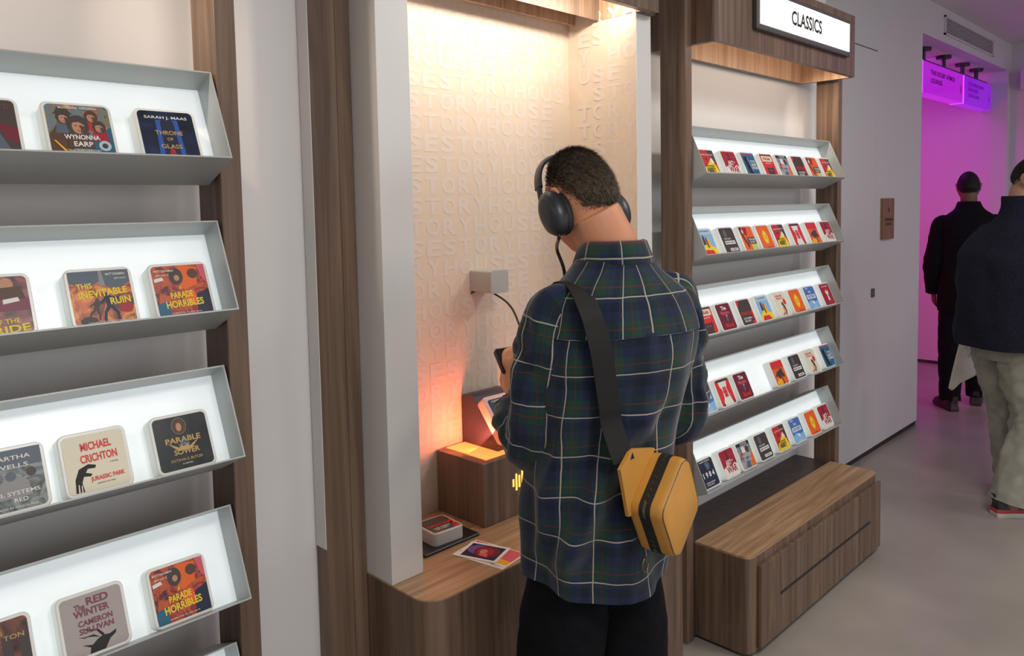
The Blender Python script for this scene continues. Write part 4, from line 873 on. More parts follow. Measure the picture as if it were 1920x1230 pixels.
def plaid():
    m, nt, b = nodes('tartan_flannel')
    uv = nt.nodes.new('ShaderNodeUVMap'); sp = nt.nodes.new('ShaderNodeSeparateXYZ'); nt.links.new(uv.outputs['UV'], sp.inputs[0])
    def mth(op, x, y=0.0, z=0.0):
        k = nt.nodes.new('ShaderNodeMath'); k.operation = op
        for i, v in enumerate((x, y, z)):
            if isinstance(v, (int, float)): k.inputs[i].default_value = v
            else: nt.links.new(v, k.inputs[i])
        return k.outputs[0]
    def mixc(f, a, c):
        k = nt.nodes.new('ShaderNodeMix'); k.data_type = 'RGBA'
        if isinstance(f, (int, float)): k.inputs[0].default_value = f
        else: nt.links.new(f, k.inputs[0])
        for s, v in ((6, a), (7, c)):
            if isinstance(v, tuple): k.inputs[s].default_value = (*v, 1)
            else: nt.links.new(v, k.inputs[s])
        return k.outputs[2]
    nz = nt.nodes.new('ShaderNodeTexNoise'); nz.inputs['Scale'].default_value = 22; nt.links.new(uv.outputs['UV'], nz.inputs['Vector'])
    wob = mth('MULTIPLY', mth('SUBTRACT', nz.outputs['Fac'], 0.5), 0.004)
    def band(v, period, centre, half, soft):
        fr = mth('FRACT', mth('DIVIDE', mth('ADD', v, wob), period)); d = mth('ABSOLUTE', mth('SUBTRACT', fr, centre))
        k = nt.nodes.new('ShaderNodeMapRange'); k.interpolation_type = 'SMOOTHSTEP'
        nt.links.new(d, k.inputs['Value']); k.inputs['From Min'].default_value = half+soft; k.inputs['From Max'].default_value = half
        return k.outputs['Result']
    U, Vv = sp.outputs['X'], sp.outputs['Y']; PU, PV = 0.076, 0.086
    gu = band(U, PU, 0.75, 0.17, 0.02); gv = band(Vv, PV, 0.75, 0.17, 0.02)
    bu = band(U, PU, 0.28, 0.10, 0.02); bv = band(Vv, PV, 0.28, 0.10, 0.02)
    c = mixc(mth('MULTIPLY', mth('ADD', gu, gv), 0.48), (0.016, 0.024, 0.060), (0.016, 0.050, 0.032))
    c = mixc(mth('MULTIPLY', mth('ADD', bu, bv), 0.36), c, (0.006, 0.008, 0.014))
    ru = band(U, PU, 0.75, 0.008, 0.012); rv = band(Vv, PV, 0.75, 0.008, 0.012)
    c = mixc(mth('MULTIPLY', mth('MAXIMUM', mth('MULTIPLY', ru, 0.5), rv), 0.55), c, (0.17, 0.014, 0.028))
    yu = band(U, PU, 0.50, 0.010, 0.010); yv = band(Vv, PV, 0.50, 0.009, 0.009)
    c = mixc(mth('MULTIPLY', mth('MAXIMUM', yu, yv), 0.88), c, (0.46, 0.42, 0.29))
    nt.links.new(c, b.inputs['Base Color']); b.inputs['Roughness'].default_value = 0.9; b.inputs['Specular IOR Level'].default_value = 0.15
    b.inputs['Sheen Weight'].default_value = 0.25
    wv = nt.nodes.new('ShaderNodeTexNoise'); wv.inputs['Scale'].default_value = 900; nt.links.new(uv.outputs['UV'], wv.inputs['Vector'])
    bp = nt.nodes.new('ShaderNodeBump'); bp.inputs['Strength'].default_value = 0.2; bp.inputs['Distance'].default_value = 0.001
    nt.links.new(wv.outputs['Fac'], bp.inputs['Height']); nt.links.new(bp.outputs['Normal'], b.inputs['Normal'])
    M['plaid'] = m
plaid()
def cloth(name, c, v=0.25, rough=0.92, vscale=40, bump=0.25): M[name] = mat(name, c, rough, bump=bump, bscale=420, vary=v, vscale=vscale, spec=0.15)
cloth('black_trouser_cloth', (0.006, 0.006, 0.008)); cloth('black_coat_cloth', (0.006, 0.006, 0.007)); cloth('navy_fleece', (0.013, 0.014, 0.026), 0.35, vscale=120, bump=0.5)
cloth('washed_grey_denim', (0.33, 0.325, 0.27), 0.16, vscale=12); cloth('white_tote_cloth', (0.62, 0.59, 0.53), 0.06)
M['strap_webbing'] = mat('black_webbing', (0.007, 0.007, 0.007), 0.75, bump=0.3, bscale=700)
M['leather'] = mat('mustard_leather', (0.62, 0.30, 0.055), 0.38, bump=0.10, bscale=350, vary=0.08, vscale=9, coat=0.1)
M['zip'] = mat('dark_zip_tape', (0.012, 0.012, 0.013), 0.6, bump=0.4, bscale=800); M['brass'] = mat('dark_brass', (0.20, 0.17, 0.10), 0.35, metal=0.9)
M['phone_black'] = mat('black_headphone_plastic', (0.020, 0.023, 0.030), 0.38, bump=0.02, bscale=900); M['cushion'] = mat('black_ear_cushion', (0.012, 0.012, 0.013), 0.55)
M['sole_white'] = mat('white_rubber', (0.55, 0.53, 0.5), 0.5); M['sole_dark'] = mat('dark_rubber', (0.05, 0.03, 0.03), 0.6); M['shoe_red'] = mat('red_leather', (0.40, 0.03, 0.03), 0.4)

# ---------------------------------------------------------------- the listener in the plaid shirt
P1 = pframe((1.405, 1.078), 20)
m1 = thing('person', 'person in navy and green plaid shirt and headphones standing at the kiosk, back turned', 'person', (1.405, 1.078, 0))
H1 = headmat(P1, (-0.043, 0.066, 1.609), 8, 24, 0, 1.0) @ Matrix.Diagonal((0.93, 0.93, 1.0, 1.0))
C71 = (0.0, -0.035, 1.50)
sh = [(-0.150, 0.0, 1.372), (0.158, 0.0, 1.372)]; el = [(-0.174, 0.05, 1.100), (0.196, 0.05, 1.11)]; wr = [(-0.152, 0.185, 1.14), (-0.03, 0.235, 1.16)]
hip = [(-0.118, 0.0, 0.84), (0.018, 0.0, 0.84)]; kn = [(-0.145, 0.02, 0.47), (0.05, 0.03, 0.47)]; an = [(-0.15, -0.01, 0.085), (0.065, 0.0, 0.085)]
build_body(P1, m1, H1, C71, sh, el, wr, [((-0.05, 0.30, 0.95), (0.95, 0.3, 0.0), 1, 0.8), ((-0.6, 0.4, 0.55), (-0.6, 0.4, -0.5), -1, 0.75)], hip, kn, an, [(-0.15, 1, 0), (0.2, 1, 0)], 'skin_fair', 0.0042, neck_r=(0.066, 0.064), torso=[(0.82, -0.050, 0.0, 0.110, 0.080, 2.3), (0.95, -0.046, 0.0, 0.118, 0.084, 2.3), (1.10, -0.026, 0.005, 0.122, 0.086, 2.3), (1.28, -0.004, 0.0, 0.145, 0.095, 2.4), (1.37, 0, -0.012, 0.140, 0.082, 2.4), (1.43, 0, -0.01, 0.095, 0.066, 2.2), (1.48, 0, 0.0, 0.06, 0.055, 2)])
eyes(H1, m1)
# shirt: torso, sleeves and stand collar
keys1 = [(0.70, -0.056, 0.002, 0.156, 0.134, 2.3), (0.88, -0.052, 0.0, 0.158, 0.134, 2.3), (1.05, -0.034, 0.0, 0.170, 0.134, 2.3), (1.22, -0.006, -0.005, 0.192, 0.138, 2.4), (1.32, 0, -0.012, 0.196, 0.130, 2.4), (1.385, 0, -0.015, 0.178, 0.114, 2.3), (1.425, 0, -0.015, 0.146, 0.098, 2.2), (1.462, 0, -0.012, 0.104, 0.081, 2.1), (1.495, 0, -0.008, 0.074, 0.069, 2.0)]
def hem1(th):
    return -0.022+0.034*abs(math.cos(th))**1.6
def folds1(th, z):
    f = 0
    low = smooth01((1.18-z)/0.35)
    f += 0.009*low*(0.7+math.sin(7*th+9*z+1.5*math.sin(6*z)))
    ph = ((th+math.pi/2+math.pi) % (2*math.pi))-math.pi; pc = ph+0.75-2.5*(z-0.87)                         # a fold running down across the left back
    k = smooth01((z-0.82)/0.05)*smooth01((1.22-z)/0.10)
    f += k*(0.024*math.exp(-(pc/0.16)**2)-0.013*math.exp(-((pc-0.34)/0.15)**2)-0.010*math.exp(-((pc+0.33)/0.14)**2))
    pc = ph+1.25-1.6*(z-0.95); f += 0.012*k*math.exp(-(pc/0.13)**2); pc = ph-0.35+2.0*(z-1.0); f += 0.010*k*math.exp(-(pc/0.12)**2)
    f += 0.004*math.sin(30*(z+0.10*math.cos(th)))*low*smooth01((z-0.95)/0.1)
    if z < 1.335: f += 0.004*math.exp(-((th+math.pi/2)/0.10)**2)
    return f
bm = bmesh.new()
rings, uvs = torso_rings(P1, keys1, 0.775, 1.330, 100, 130, 0.011, 1.7, hem1, 0.150, folds1)
loft(bm, rings, False, False, uvs)
rings, uvs = torso_rings(P1, keys1, 1.322, 1.495, 26, 130, 0.011, 1.7, None, 0.165, lambda th, z: 0.0016+0.0012*math.exp(-((z-1.325)/0.004)**2))
loft(bm, rings, False, False, [[(a+0.031, b+0.012) for a, b in r] for r in uvs])
for i in (0, 1):
    s = V3(sh[i]); sg = 1 if s.x > 0 else -1
    pts = [s+V3((-0.045*sg, -0.005, 0.012)), s+V3((0.004*sg, 0, -0.008)), s.lerp(V3(el[i]), 0.5)+V3((0.010*sg, -0.010, 0)), V3(el[i])+V3((0.0, -0.012, -0.02)), V3(el[i]).lerp(V3(wr[i]), 0.5)+V3((0, 0, -0.022)), V3(wr[i])+V3((0, 0, -0.005))]
    rings, uvs = sweep(P1, pts, [0.052, 0.066, 0.072, 0.075, 0.068, 0.046], 44, 14, 0.015, 3.1+i, None, 1.0)
    loft(bm, rings, True, False, uvs)
# yoke seam ridge
st = finish(bm, 'plaid_shirt', 'plaid', m1)
for p in st.data.polygons: p.use_smooth = True
bm = bmesh.new(); rings = []; uvs = []
for k, (dr, dz) in enumerate(((0.000, -0.030), (-0.003, 0.0), (-0.006, 0.030), (-0.004, 0.036), (0.003, 0.033), (0.012, 0.008), (0.018, -0.014), (0.016, -0.016), (0.006, -0.010))):
    r = []; uv = []
    for q in range(64):
        th = -math.pi/2-2.45+4.9*q/63
        a, b = 0.077+dr, 0.073+dr
        r.append(P1 @ V3((a*math.cos(th), -0.004+b*math.sin(th)+0.02*(dz > 0)*dz, 1.488+dz-0.030*smooth01((math.sin(th)+0.4)/1.4))))
        uv.append((0.08*(th+4)+0.02, 0.03+dz+dr))
    rings.append(r); uvs.append(uv)
rows = [[bm.verts.new(p) for p in r] for r in rings]; uvl = bm.loops.layers.uv.verify()
for i in range(len(rows)-1):
    for q in range(63):
        f = bm.faces.new((rows[i][q], rows[i][q+1], rows[i+1][q+1], rows[i+1][q])); f.smooth = True
        for l, (a, b) in zip(f.loops, ((i, q), (i, q+1), (i+1, q+1), (i+1, q))): l[uvl].uv = uvs[a][b]
finish(bm, 'collar', 'plaid', st)
# yoke seam piping across the upper back
# trousers and shoes
bm = bmesh.new()
rings, uvs = torso_rings(P1, [(0.78, -0.052, 0, 0.140, 0.115, 2.3), (0.9, -0.048, 0, 0.132, 0.106, 2.3), (1.0, -0.04, 0, 0.125, 0.10, 2.3)], 0.78, 1.0, 10, 48, 0.003, 4); loft(bm, rings)
for i in (0, 1): trouser_leg(bm, P1, hip[i], kn[i], an[i], [0.060, 0.078, 0.100, 0.104, 0.10, 0.098], 0.006, 5+i)
finish(bm, 'trousers', 'black_trouser_cloth', m1, smooth=0)
for i in (0, 1): shoe(P1, an[i], ((-0.15, 1, 0), (0.2, 1, 0))[i], 'black', 'sole_white', m1)
# hair: long on top, faded at sides and nape
def mask1(d):
    az, e_, low = hairline(d)
    if e_ < low: return 0.0
    t = (e_-low)/ (14.0 if az < 30 else (14.0+(az-30)*1.3 if az < 70 else 66.0))
    return smooth01(t)**3.2*0.97+0.03
def len1(d):
    az, e_, low = hairline(d); t = smooth01((e_-low)/(30.0 if az < 40 else 50.0))
    return 0.0022+0.022*t
hair(H1, m1, 'hair_brown', 12000, mask1, len1, lambda d: V3((d.x*0.3+0.25, -0.9+d.y*0.2, -0.5)) if d.y < 0.4 else V3((0.5, 0.6, 0.1)), 0.0013, 11, capmin=0.80)

# ---------------------------------------------------------------- headphones worn by him
hp = thing('headphones', 'black over-ear headphones worn by the person in the plaid shirt', 'headphones', tuple(H1 @ V3((0, 0, 0.13))))
def cup(side):
    bm = bmesh.new()
    prof = [(0.0, 0.90), (0.006, 1.0), (0.018, 1.0), (0.028, 0.93), (0.036, 0.76), (0.0395, 0.60), (0.0405, 0.55), (0.0408, 0.2)]
    rings = []
    tilt = Matrix.Rotation(math.radians(-12), 4, 'X')
    for t, g in prof:
        rings.append([H1 @ (V3((side*(0.081+t), -0.010, -0.030)) + tilt @ V3((0, 0.041*g*math.cos(a)-(0.010*(1-g)), 0.055*g*math.sin(a)))) for a in (2*math.pi*q/40 for q in range(40))])
    loft(bm, rings); c = finish(bm, 'ear_cup', 'phone_black', hp, smooth=45)
    bm = bmesh.new(); rings = []
    for t, g in ((-0.012, 0.80), (-0.012, 0.94), (-0.006, 0.99), (0.001, 0.95)):
        rings.append([H1 @ (V3((side*(0.081+t), -0.010, -0.030)) + tilt @ V3((0, 0.041*g*math.cos(a), 0.055*g*math.sin(a)))) for a in (2*math.pi*q/40 for q in range(40))])
    loft(bm, rings); finish(bm, 'ear_cushion', 'cushion', c, smooth=60)
cup(-1); cup(1)
def band_path(z0, a0, n=24):
    return [V3((0.093*math.sin(t), 0.016+0.022*math.cos(t), 0.012+0.117*math.cos(t))) for t in (math.radians(-a0+2*a0*k/n) for k in range(n+1))]
bm = bmesh.new(); rings = []
for p in band_path(0, 74):
    u = V3((p.x, 0, p.z-0.012)).normalized()
    rings.append([H1 @ (p+u*(0.0065*math.cos(a)+0.004)+V3((0, 0.0155*math.sin(a), 0))) for a in (2*math.pi*q/18 for q in range(18))])
loft(bm, rings); finish(bm, 'headband', 'phone_black', hp, smooth=60)
for s in (-1, 1):
    bm = bmesh.new(); rr = [H1 @ V3((s*0.0935, 0.020, 0.045)), H1 @ V3((s*0.101, 0.016, 0.018)), H1 @ V3((s*0.106, 0.012, -0.002)), H1 @ V3((s*0.110, 0.010, -0.014))]
    tube(bm, rr, [0.0065, 0.006, 0.0055, 0.005], 12); tube(bm, [H1 @ V3((s*0.110, 0.008, -0.012)), H1 @ V3((s*0.104, 0.020, -0.026)), H1 @ V3((s*0.100, 0.028, -0.032))], 0.0035, 10)
    finish(bm, 'yoke_arm', 'phone_black', hp, smooth=60)
# cable from cup down behind the shoulder
cb = H1 @ V3((-0.098, -0.012, -0.078)); L1 = lambda x, y, z: P1 @ V3((x, y, z))
bm = bmesh.new(); tube(bm, spline([cb, cb+V3((0.0, 0.0, -0.012)), L1(-0.078, 0.112, 1.50), L1(-0.062, 0.108, 1.45), L1(-0.05, 0.12, 1.38)], 6), [0.0042]*25, 8)
finish(bm, 'cable', 'black', hp, smooth=60)
bm = bmesh.new(); tube(bm, spline([(1.63, 1.80, 1.336), (1.64, 1.77, 1.345), (1.652, 1.72, 1.337), (1.63, 1.62, 1.30), (1.56, 1.50, 1.215), (1.50, 1.42, 1.17), (1.47, 1.36, 1.15)], 8), 0.0032, 8)
tag(finish(bm, 'audio_cable', 'black', loc=(1.63, 1.80, 1.336), smooth=60), 'thin black cable drooping from the niche wall below the grey holder box', 'cable')

# ---------------------------------------------------------------- phone in his hands
ph = thing('smartphone', 'black smartphone held up in front of the person in the plaid shirt', 'phone', tuple(P1 @ V3((-0.115, 0.245, 1.21))))
pf = (P1 @ V3((-0.105, 0.250, 1.222)), (P1.to_3x3() @ V3((1, 0.15, 0))).normalized(), (P1.to_3x3() @ V3((0, 0.75, 0.66))).normalized(), None)
pn = pf[1].cross(pf[2]).normalized(); pf = (pf[0], pf[1], pf[2], pn)
bm = bmesh.new(); prism(bm, rrect(0.150, 0.074, 0.009), pf, -0.004, 0.004); finish(bm, 'case', 'black', ph, smooth=40)
M['screen'] = mat('dark_phone_screen', (0.01, 0.01, 0.012), 0.08)
bm = bmesh.new(); prism(bm, rrect(0.144, 0.068, 0.007), pf, 0.004, 0.0046); finish(bm, 'screen', 'screen', ph)

# ---------------------------------------------------------------- sling bag on his back
bg = thing('sling_bag', 'mustard yellow leather sling bag on a wide black strap across his back', 'bag', (1.352, 0.93, 0.97))
bx = V3((1, 0, 0)); by = V3((0, 0, 1)); bn = V3((0.10, -1, 0)).normalized(); bx = by.cross(bn)*-1; bx = (V3((1, 0, 0)) - bn*bn.x).normalized()
Ob = V3((1.352, 0.948, 0.972))
def diamond(g=1.0, r=0.026, n=6):
    P_ = [(0.028*g, 0.116*g), (-0.088*g, 0.012*g), (-0.020*g, -0.117*g), (0.088*g, -0.022*g)]; out = []
    for i in range(4):
        p = V3((*P_[i], 0)); a = (V3((*P_[i-1], 0))-p).normalized(); b = (V3((*P_[(i+1) % 4], 0))-p).normalized()
        h = a.angle(b)/2; t = r/math.tan(h); c = p+(a+b).normalized()*(r/math.sin(h)); q0 = p+a*t; q1 = p+b*t
        for k in range(n+1):
            s = k/n; v = (q0.lerp(q1, s)-c); out.append(tuple((c+v.normalized()*r)[:2]))
    return out
dm = diamond()
frb = (Ob, bx, by, bn)
bm = bmesh.new(); rings = []
cx = sum(p[0] for p in dm)/len(dm); cy = sum(p[1] for p in dm)/len(dm)
for t, g in ((0.0, 0.93), (0.004, 0.985), (0.012, 1.0), (0.066, 1.0), (0.074, 0.985), (0.078, 0.955)):
    rings.append([Ob+bx*(cx+(x-cx)*g)+by*(cy+(y-cy)*g)+bn*t for x, y in dm])
loft(bm, rings); bb = finish(bm, 'bag_body', 'leather', bg, smooth=50)
bm = bmesh.new(); rings = []
for t, g in ((0.074, 0.965), (0.0795, 0.955), (0.081, 0.92)): rings.append([Ob+bx*(cx+(x-cx)*g)+by*(cy+(y-cy)*g)+bn*t for x, y in dm])
loft(bm, rings, False, True); finish(bm, 'front_panel', 'leather', bg, smooth=40)
bm = bmesh.new(); pts = [Ob+bx*(cx+(x-cx)*0.958)+by*(cy+(y-cy)*0.958)+bn*0.0795 for x, y in dm]; tube(bm, pts+[pts[0]], 0.0011, 6); finish(bm, 'piping', 'brass', bg)
# zipper band wrapped round the upper-left sides
N = len(dm)
order = sorted(range(N), key=lambda i: 0)
zi = list(range(3, 20))
bm = bmesh.new()
r0 = [Ob+bx*(cx+(dm[i % N][0]-cx)*1.012)+by*(cy+(dm[i % N][1]-cy)*1.012) for i in zi]
def strip(bm, P_, t0, t1, w_=0.0):
    A = [bm.verts.new(p+bn*t0) for p in P_]; B = [bm.verts.new(p+bn*t1) for p in P_]
    for i in range(len(P_)-1): bm.faces.new((A[i], A[i+1], B[i+1], B[i])).smooth = True
def densify(P_, k=8):
    out = []
    for a, b in zip(P_[:-1], P_[1:]):
        for j in range(k): out.append(a.lerp(b, j/k))
    return out+[P_[-1]]
strip(bm, r0, 0.026, 0.052); zb = finish(bm, 'zipper_tape', 'zip', bg)
bm = bmesh.new(); dp = densify(r0, 7)
for i, p in enumerate(dp[:-1]):
    d = (dp[i+1]-p).normalized(); o_ = (p-Ob-bn*(p-Ob).dot(bn)).normalized()
    for sgn in (-1, 1):
        q = p+bn*(0.039+0.0016*sgn)+d*(0.0015*sgn)+o_*0.0006; vs = [bm.verts.new(q+bn*a+d*b+o_*c) for c in (-0.0008, 0.0008) for a in (-0.0017, 0.0017) for b in (-0.0009, 0.0009)]
        for f in ((0, 1, 3, 2), (4, 6, 7, 5), (0, 4, 5, 1), (2, 3, 7, 6), (0, 2, 6, 4), (1, 5, 7, 3)): bm.faces.new([vs[k] for k in f])
finish(bm, 'zipper_teeth', 'brass', zb)
# bottom cap seam and strap patch
patch = [(-0.010, 0.098), (-0.045, 0.128), (-0.085, 0.100), (-0.070, 0.02), (-0.06, -0.02)]
bm = bmesh.new(); pfw = Ob+bn*0.006
prism(bm, [(0.02, 0.108), (-0.074, 0.130), (-0.120, 0.098), (-0.090, -0.008), (-0.03, -0.01)], (pfw, bx, by, bn), -0.006, 0.002); finish(bm, 'strap_patch', 'leather', bg)
def ribbon(bm, path, wid, nrm, th=0.002):
    path = [V3(p) for p in path]; rows = []
    for i, p in enumerate(path):
        d = (path[min(i+1, len(path)-1)]-path[max(i-1, 0)]).normalized(); n_ = V3(nrm[i]) if isinstance(nrm, list) else V3(nrm); n_ = (n_-d*n_.dot(d)).normalized(); s_ = d.cross(n_)*wid/2
        rows.append([bm.verts.new(q) for q in (p-s_+n_*th, p+s_+n_*th, p+s_-n_*th, p-s_-n_*th)])
    for a, b in zip(rows[:-1], rows[1:]):
        for k in range(4): bm.faces.new((a[k], a[(k+1) % 4], b[(k+1) % 4], b[k])).smooth = True
    bm.faces.new(rows[0][::-1]); bm.faces.new(rows[-1])
def on_back(x, z, lift=0.010, front=False):
    """point on the outside of the shirt's back (or front) at local x, z"""
    cx_, cy_, a, b, e = lerp_rows(keys1, z); s = max(0.0, 1-abs((x-cx_)/a)**e)**(1/e)
    return P1 @ V3((x, cy_+(1 if front else -1)*(b*s+lift), z))
path = []
for k in range(9):
    t = k/8; path.append(on_back(-0.130+0.036*t, 1.385-0.270*t, 0.020))
path = [P1 @ V3((-0.118, 0.09, 1.33)), P1 @ V3((-0.118, 0.055, 1.395)), P1 @ V3((-0.120, 0.005, 1.434)), P1 @ V3((-0.124, -0.06, 1.432))]+path[0:]
path[-1] = Ob+bx*(-0.092)+by*0.106-bn*0.001
nr = []
for i, p in enumerate(path):
    nr.append(V3((0, 0.3, 1)) if i < 1 else (V3((0, 0, 1)) if i < 3 else (P1.to_3x3() @ V3((-0.15, -0.8, 0.55)) if i < 5 else P1.to_3x3() @ V3((-0.2, -1, 0.1)))))
sp_ = spline(path, 4); nn = []
for i in range(len(sp_)): nn.append(nr[min(i//4, len(nr)-1)].lerp(nr[min(i//4+1, len(nr)-1)], (i % 4)/4))
bm = bmesh.new(); ribbon(bm, sp_, 0.047, nn, 0.0016); finish(bm, 'strap', 'strap_webbing', bg, smooth=60)
bm = bmesh.new(); tube(bm, [Ob+bx*(0.075)+by*0.05+bn*0.02, Ob+bx*0.102+by*0.035+bn*0.016, Ob+bx*0.102+by*0.02+bn*0.016], 0.006, 8); finish(bm, 'clip', 'black', bg)
bm = bmesh.new(); c = Ob+bx*(-0.045)+by*(-0.122)+bn*0.02; tube(bm, [c+bx*(0.012*math.cos(a))+by*(0.015*math.sin(a)) for a in (2*math.pi*k/16 for k in range(17))], 0.002, 8); finish(bm, 'ring', 'brass', bg)

# ---------------------------------------------------------------- man in black walking into the purple passage
P2 = pframe((6.655, 1.70), 66)
m2 = thing('person', 'person in black coat and cap-short black hair walking into the purple passage', 'person', (6.655, 1.70, 0))
H2 = headmat(P2, (0.0, 0.045, 1.685), -6, 8, 0, 1.02); C72 = (0.0, -0.02, 1.53)
sh2 = [(-0.185, 0, 1.408), (0.185, 0, 1.408)]; el2 = [(-0.235, 0.0, 1.11), (0.235, 0.05, 1.11)]; wr2 = [(-0.22, 0.08, 0.88), (0.20, 0.20, 0.95)]
hip2 = [(-0.09, 0, 0.90), (0.09, 0, 0.90)]; kn2 = [(-0.115, -0.03, 0.50), (0.10, 0.12, 0.50)]; an2 = [(-0.125, -0.13, 0.09), (0.09, 0.10, 0.085)]
build_body(P2, m2, H2, C72, sh2, el2, wr2, [((0.1, 0.25, -1), (0.9, 0.1, 0.2), -1, 0.5), ((-0.3, 0.7, 0.2), (-0.3, 0, 1), 1, 0.6)], hip2, kn2, an2, [(-0.35, 1, 0), (0.2, 1, 0)], 'skin_brown', 0.007)
eyes(H2, m2)
keys2 = [(0.72, 0, -0.01, 0.205, 0.150, 2.4), (0.95, 0, 0, 0.200, 0.148, 2.4), (1.15, 0, 0, 0.198, 0.142, 2.4), (1.33, 0, -0.01, 0.205, 0.140, 2.4), (1.42, 0, -0.012, 0.192, 0.124, 2.3), (1.475, 0, -0.012, 0.162, 0.106, 2.2), (1.52, 0, -0.005, 0.106, 0.086, 2.1), (1.58, 0, 0.012, 0.076, 0.074, 2.0)]
bm = bmesh.new(); rings, uvs = torso_rings(P2, keys2, 0.745, 1.58, 50, 64, 0.006, 6.0); loft(bm, rings, False, False, uvs)
for i in (0, 1):
    rings, uvs = sweep(P2, [V3(sh2[i])*0.72+V3((0, 0, 0.405)), V3(sh2[i]), V3(sh2[i]).lerp(V3(el2[i]), 0.5), V3(el2[i]), V3(el2[i]).lerp(V3(wr2[i]), 0.5), V3(wr2[i])], [0.048, 0.066, 0.070, 0.068, 0.062, 0.052], 28, 8, 0.006, 8+i); loft(bm, rings, True, False, uvs)
finish(bm, 'coat', 'black_coat_cloth', m2, smooth=0)
bm = bmesh.new(); rings, uvs = torso_rings(P2, [(0.80, 0, 0, 0.170, 0.125, 2.3), (0.95, 0, 0, 0.165, 0.12, 2.3)], 0.80, 0.95, 5, 40); loft(bm, rings)
for i in (0, 1): trouser_leg(bm, P2, hip2[i], kn2[i], an2[i], [0.10, 0.105, 0.095, 0.085, 0.078, 0.075], 0.006, 12+i)
finish(bm, 'trousers', 'black_trouser_cloth', m2, smooth=0)
for i in (0, 1): shoe(P2, an2[i], ((-0.35, 1, 0), (0.2, 1, 0))[i], 'sole_dark', 'shoe_red' if False else 'sole_dark', m2)
def mask2(d):
    az, e_, low = hairline(d); return 0.0 if e_ < low else smooth01((e_-low)/10)
hair(H2, m2, 'hair_black', 3500, mask2, lambda d: 0.007, lambda d: V3((0, -0.5, -0.8)), 0.0025, 21, capmin=0.4)

# ---------------------------------------------------------------- man in navy jacket at the right edge
P3 = pframe((4.62, 0.985), 128)
m3 = thing('person', 'bearded person in navy jacket and washed grey jeans at the right edge', 'person', (4.62, 0.985, 0))
H3 = headmat(P3, (0.0, 0.115, 1.69), -62, 14, 0, 1.0); C73 = (0.0, -0.01, 1.50)
sh3 = [(-0.185, 0.01, 1.37), (0.185, 0.01, 1.37)]; el3 = [(-0.255, 0.06, 1.12), (0.25, 0.05, 1.12)]; wr3 = [(-0.10, 0.24, 1.20), (0.13, 0.27, 1.26)]
hip3 = [(-0.095, 0, 0.88), (0.095, 0, 0.88)]; kn3 = [(-0.11, 0.10, 0.50), (0.12, 0.055, 0.48)]; an3 = [(-0.12, 0.16, 0.085), (0.13, -0.085, 0.085)]
build_body(P3, m3, H3, C73, sh3, el3, wr3, [((0.5, 0.5, 0.6), (0.3, -0.6, 0.5), -1, 0.7), ((-0.35, 0.5, 0.7), (-0.6, -0.4, 0.3), 1, 0.7)], hip3, kn3, an3, [(-0.25, 1, 0), (0.12, 1, 0)], 'skin_tan', 0.0055)
eyes(H3, m3)
keys3 = [(0.76, 0, -0.02, 0.232, 0.205, 2.4), (0.90, 0, -0.02, 0.232, 0.21, 2.4), (1.10, 0, -0.025, 0.225, 0.205, 2.4), (1.30, 0, -0.04, 0.218, 0.182, 2.4), (1.40, 0, -0.022, 0.190, 0.140, 2.3), (1.455, 0, -0.005, 0.140, 0.110, 2.2), (1.49, 0, 0.015, 0.105, 0.095, 2.1), (1.55, 0, 0.04, 0.086, 0.090, 2.0), (1.61, 0, 0.055, 0.082, 0.088, 2.0)]
bm = bmesh.new(); rings, uvs = torso_rings(P3, keys3, 0.845, 1.61, 70, 80, 0.014, 9.0); loft(bm, rings, False, False, uvs)
for i in (0, 1):
    rings, uvs = sweep(P3, [V3(sh3[i])*0.72+V3((0, 0, 0.395)), V3(sh3[i]), V3(sh3[i]).lerp(V3(el3[i]), 0.5), V3(el3[i])+V3((0, -0.01, -0.02)), V3(el3[i]).lerp(V3(wr3[i]), 0.5), V3(wr3[i])], [0.060, 0.080, 0.088, 0.084, 0.072, 0.05], 36, 12, 0.020, 14+i); loft(bm, rings, True, False, uvs)
finish(bm, 'jacket', 'navy_fleece', m3, smooth=0)
bm = bmesh.new(); rings, uvs = torso_rings(P3, [(0.78, 0, 0, 0.185, 0.150, 2.3), (0.95, 0, 0, 0.175, 0.14, 2.3)], 0.78, 0.95, 6, 48, 0.004, 3); loft(bm, rings, True, True, uvs)
for i in (0, 1): trouser_leg(bm, P3, hip3[i], kn3[i], an3[i], [0.118, 0.124, 0.118, 0.106, 0.098, 0.092], 0.016, 17+i, 40)
jn = finish(bm, 'jeans', 'washed_grey_denim', m3, smooth=0)
bm = bmesh.new()
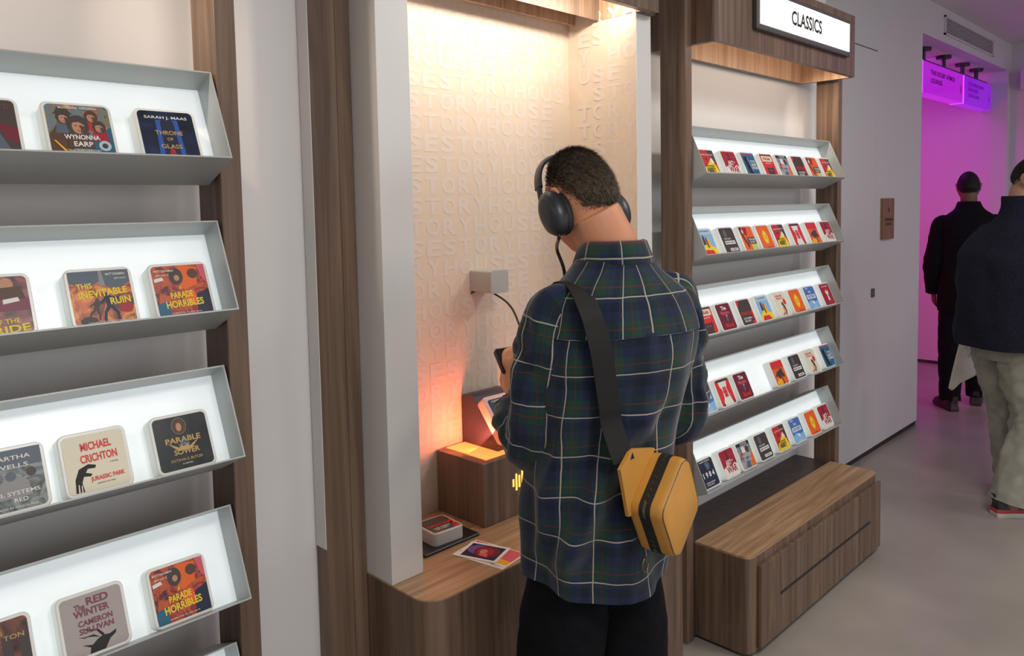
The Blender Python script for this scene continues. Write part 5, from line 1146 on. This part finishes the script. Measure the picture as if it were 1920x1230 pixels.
rings, _ = sweep(P3, [V3(kn3[1])+V3((-0.03, 0.09, 0.02)), V3(kn3[1])+V3((0.05, 0.088, 0.03)), V3(kn3[1])+V3((0.098, 0.03, 0.035)), V3(kn3[1])+V3((0.10, -0.03, 0.045))], [0.003, 0.008, 0.007, 0.003], 8, 5); loft(bm, rings); finish(bm, 'knee_rip', 'ink_black', jn)
for i in (0, 1): shoe(P3, an3[i], ((-0.25, 1, 0), (0.12, 1, 0))[i], 'black', 'sole_white', m3, 0.30, 'shoe_red')
def mask3(d):
    az, e_, low = hairline(d)
    if e_ < low+2: return 0.0
    return smooth01((e_-low-2)/(22 if az > 40 else 14))
hair(H3, m3, 'hair_black', 6000, mask3, lambda d: 0.007, lambda d: V3((0, 0.3, -0.8)), 0.0016, 31, capmin=0.6)
def beardm(d):
    az, e_, low = hairline(d)
    if az < 108 or e_ > -12 or e_ < -62: return 0.0
    if az > 150 and e_ > -30: return 0.0
    return smooth01((az-108)/20)*smooth01((-10-e_)/14)
hair(H3, m3, 'hair_black', 2500, beardm, lambda d: 0.009, lambda d: V3((0, 0.3, -1)), 0.0016, 41, name='beard', capmin=0.7)
# ---- tote bag hanging from his far hand
tb = thing('tote_bag', 'white cloth tote bag with grey print hanging behind the navy jacket', 'bag', (4.95, 1.235, 0.685))
r_ = V3((0.72, -0.69, 0)); u_ = V3((0, 0, 1)); n_ = V3((-0.69, -0.72, 0))
Ot = V3((4.95, 1.235, 0.685))
out = [(-0.055, 0.17), (0.075, 0.17), (0.075, -0.055), (0.0, -0.10), (-0.075, -0.135), (-0.115, -0.175), (-0.128, -0.165), (-0.105, -0.06)]
bm = bmesh.new(); rings = []
for t, g in ((-0.02, 0.90), (-0.012, 0.98), (0.0, 1.0), (0.012, 0.98), (0.02, 0.90)): rings.append([Ot+r_*(x*g)+u_*(y*g)+n_*(t+0.01*noise.noise(V3((x*20, y*20, t)))) for x, y in out])
loft(bm, rings); finish(bm, 'bag_cloth', 'white_tote_cloth', tb, smooth=60)
bm = bmesh.new(); fr = (Ot+n_*0.024, r_, u_, n_)
put_text(bm, 'STORY', fr, -0.005, 0.085, 0.030, 0.10, 0.001, 0, 0.0, 0.45); put_text(bm, 'HOUSE', fr, 0.008, 0.048, 0.030, 0.10, 0.001, 0, 0.0, 0.45)
finish(bm, 'print', 'ink_grey', tb)
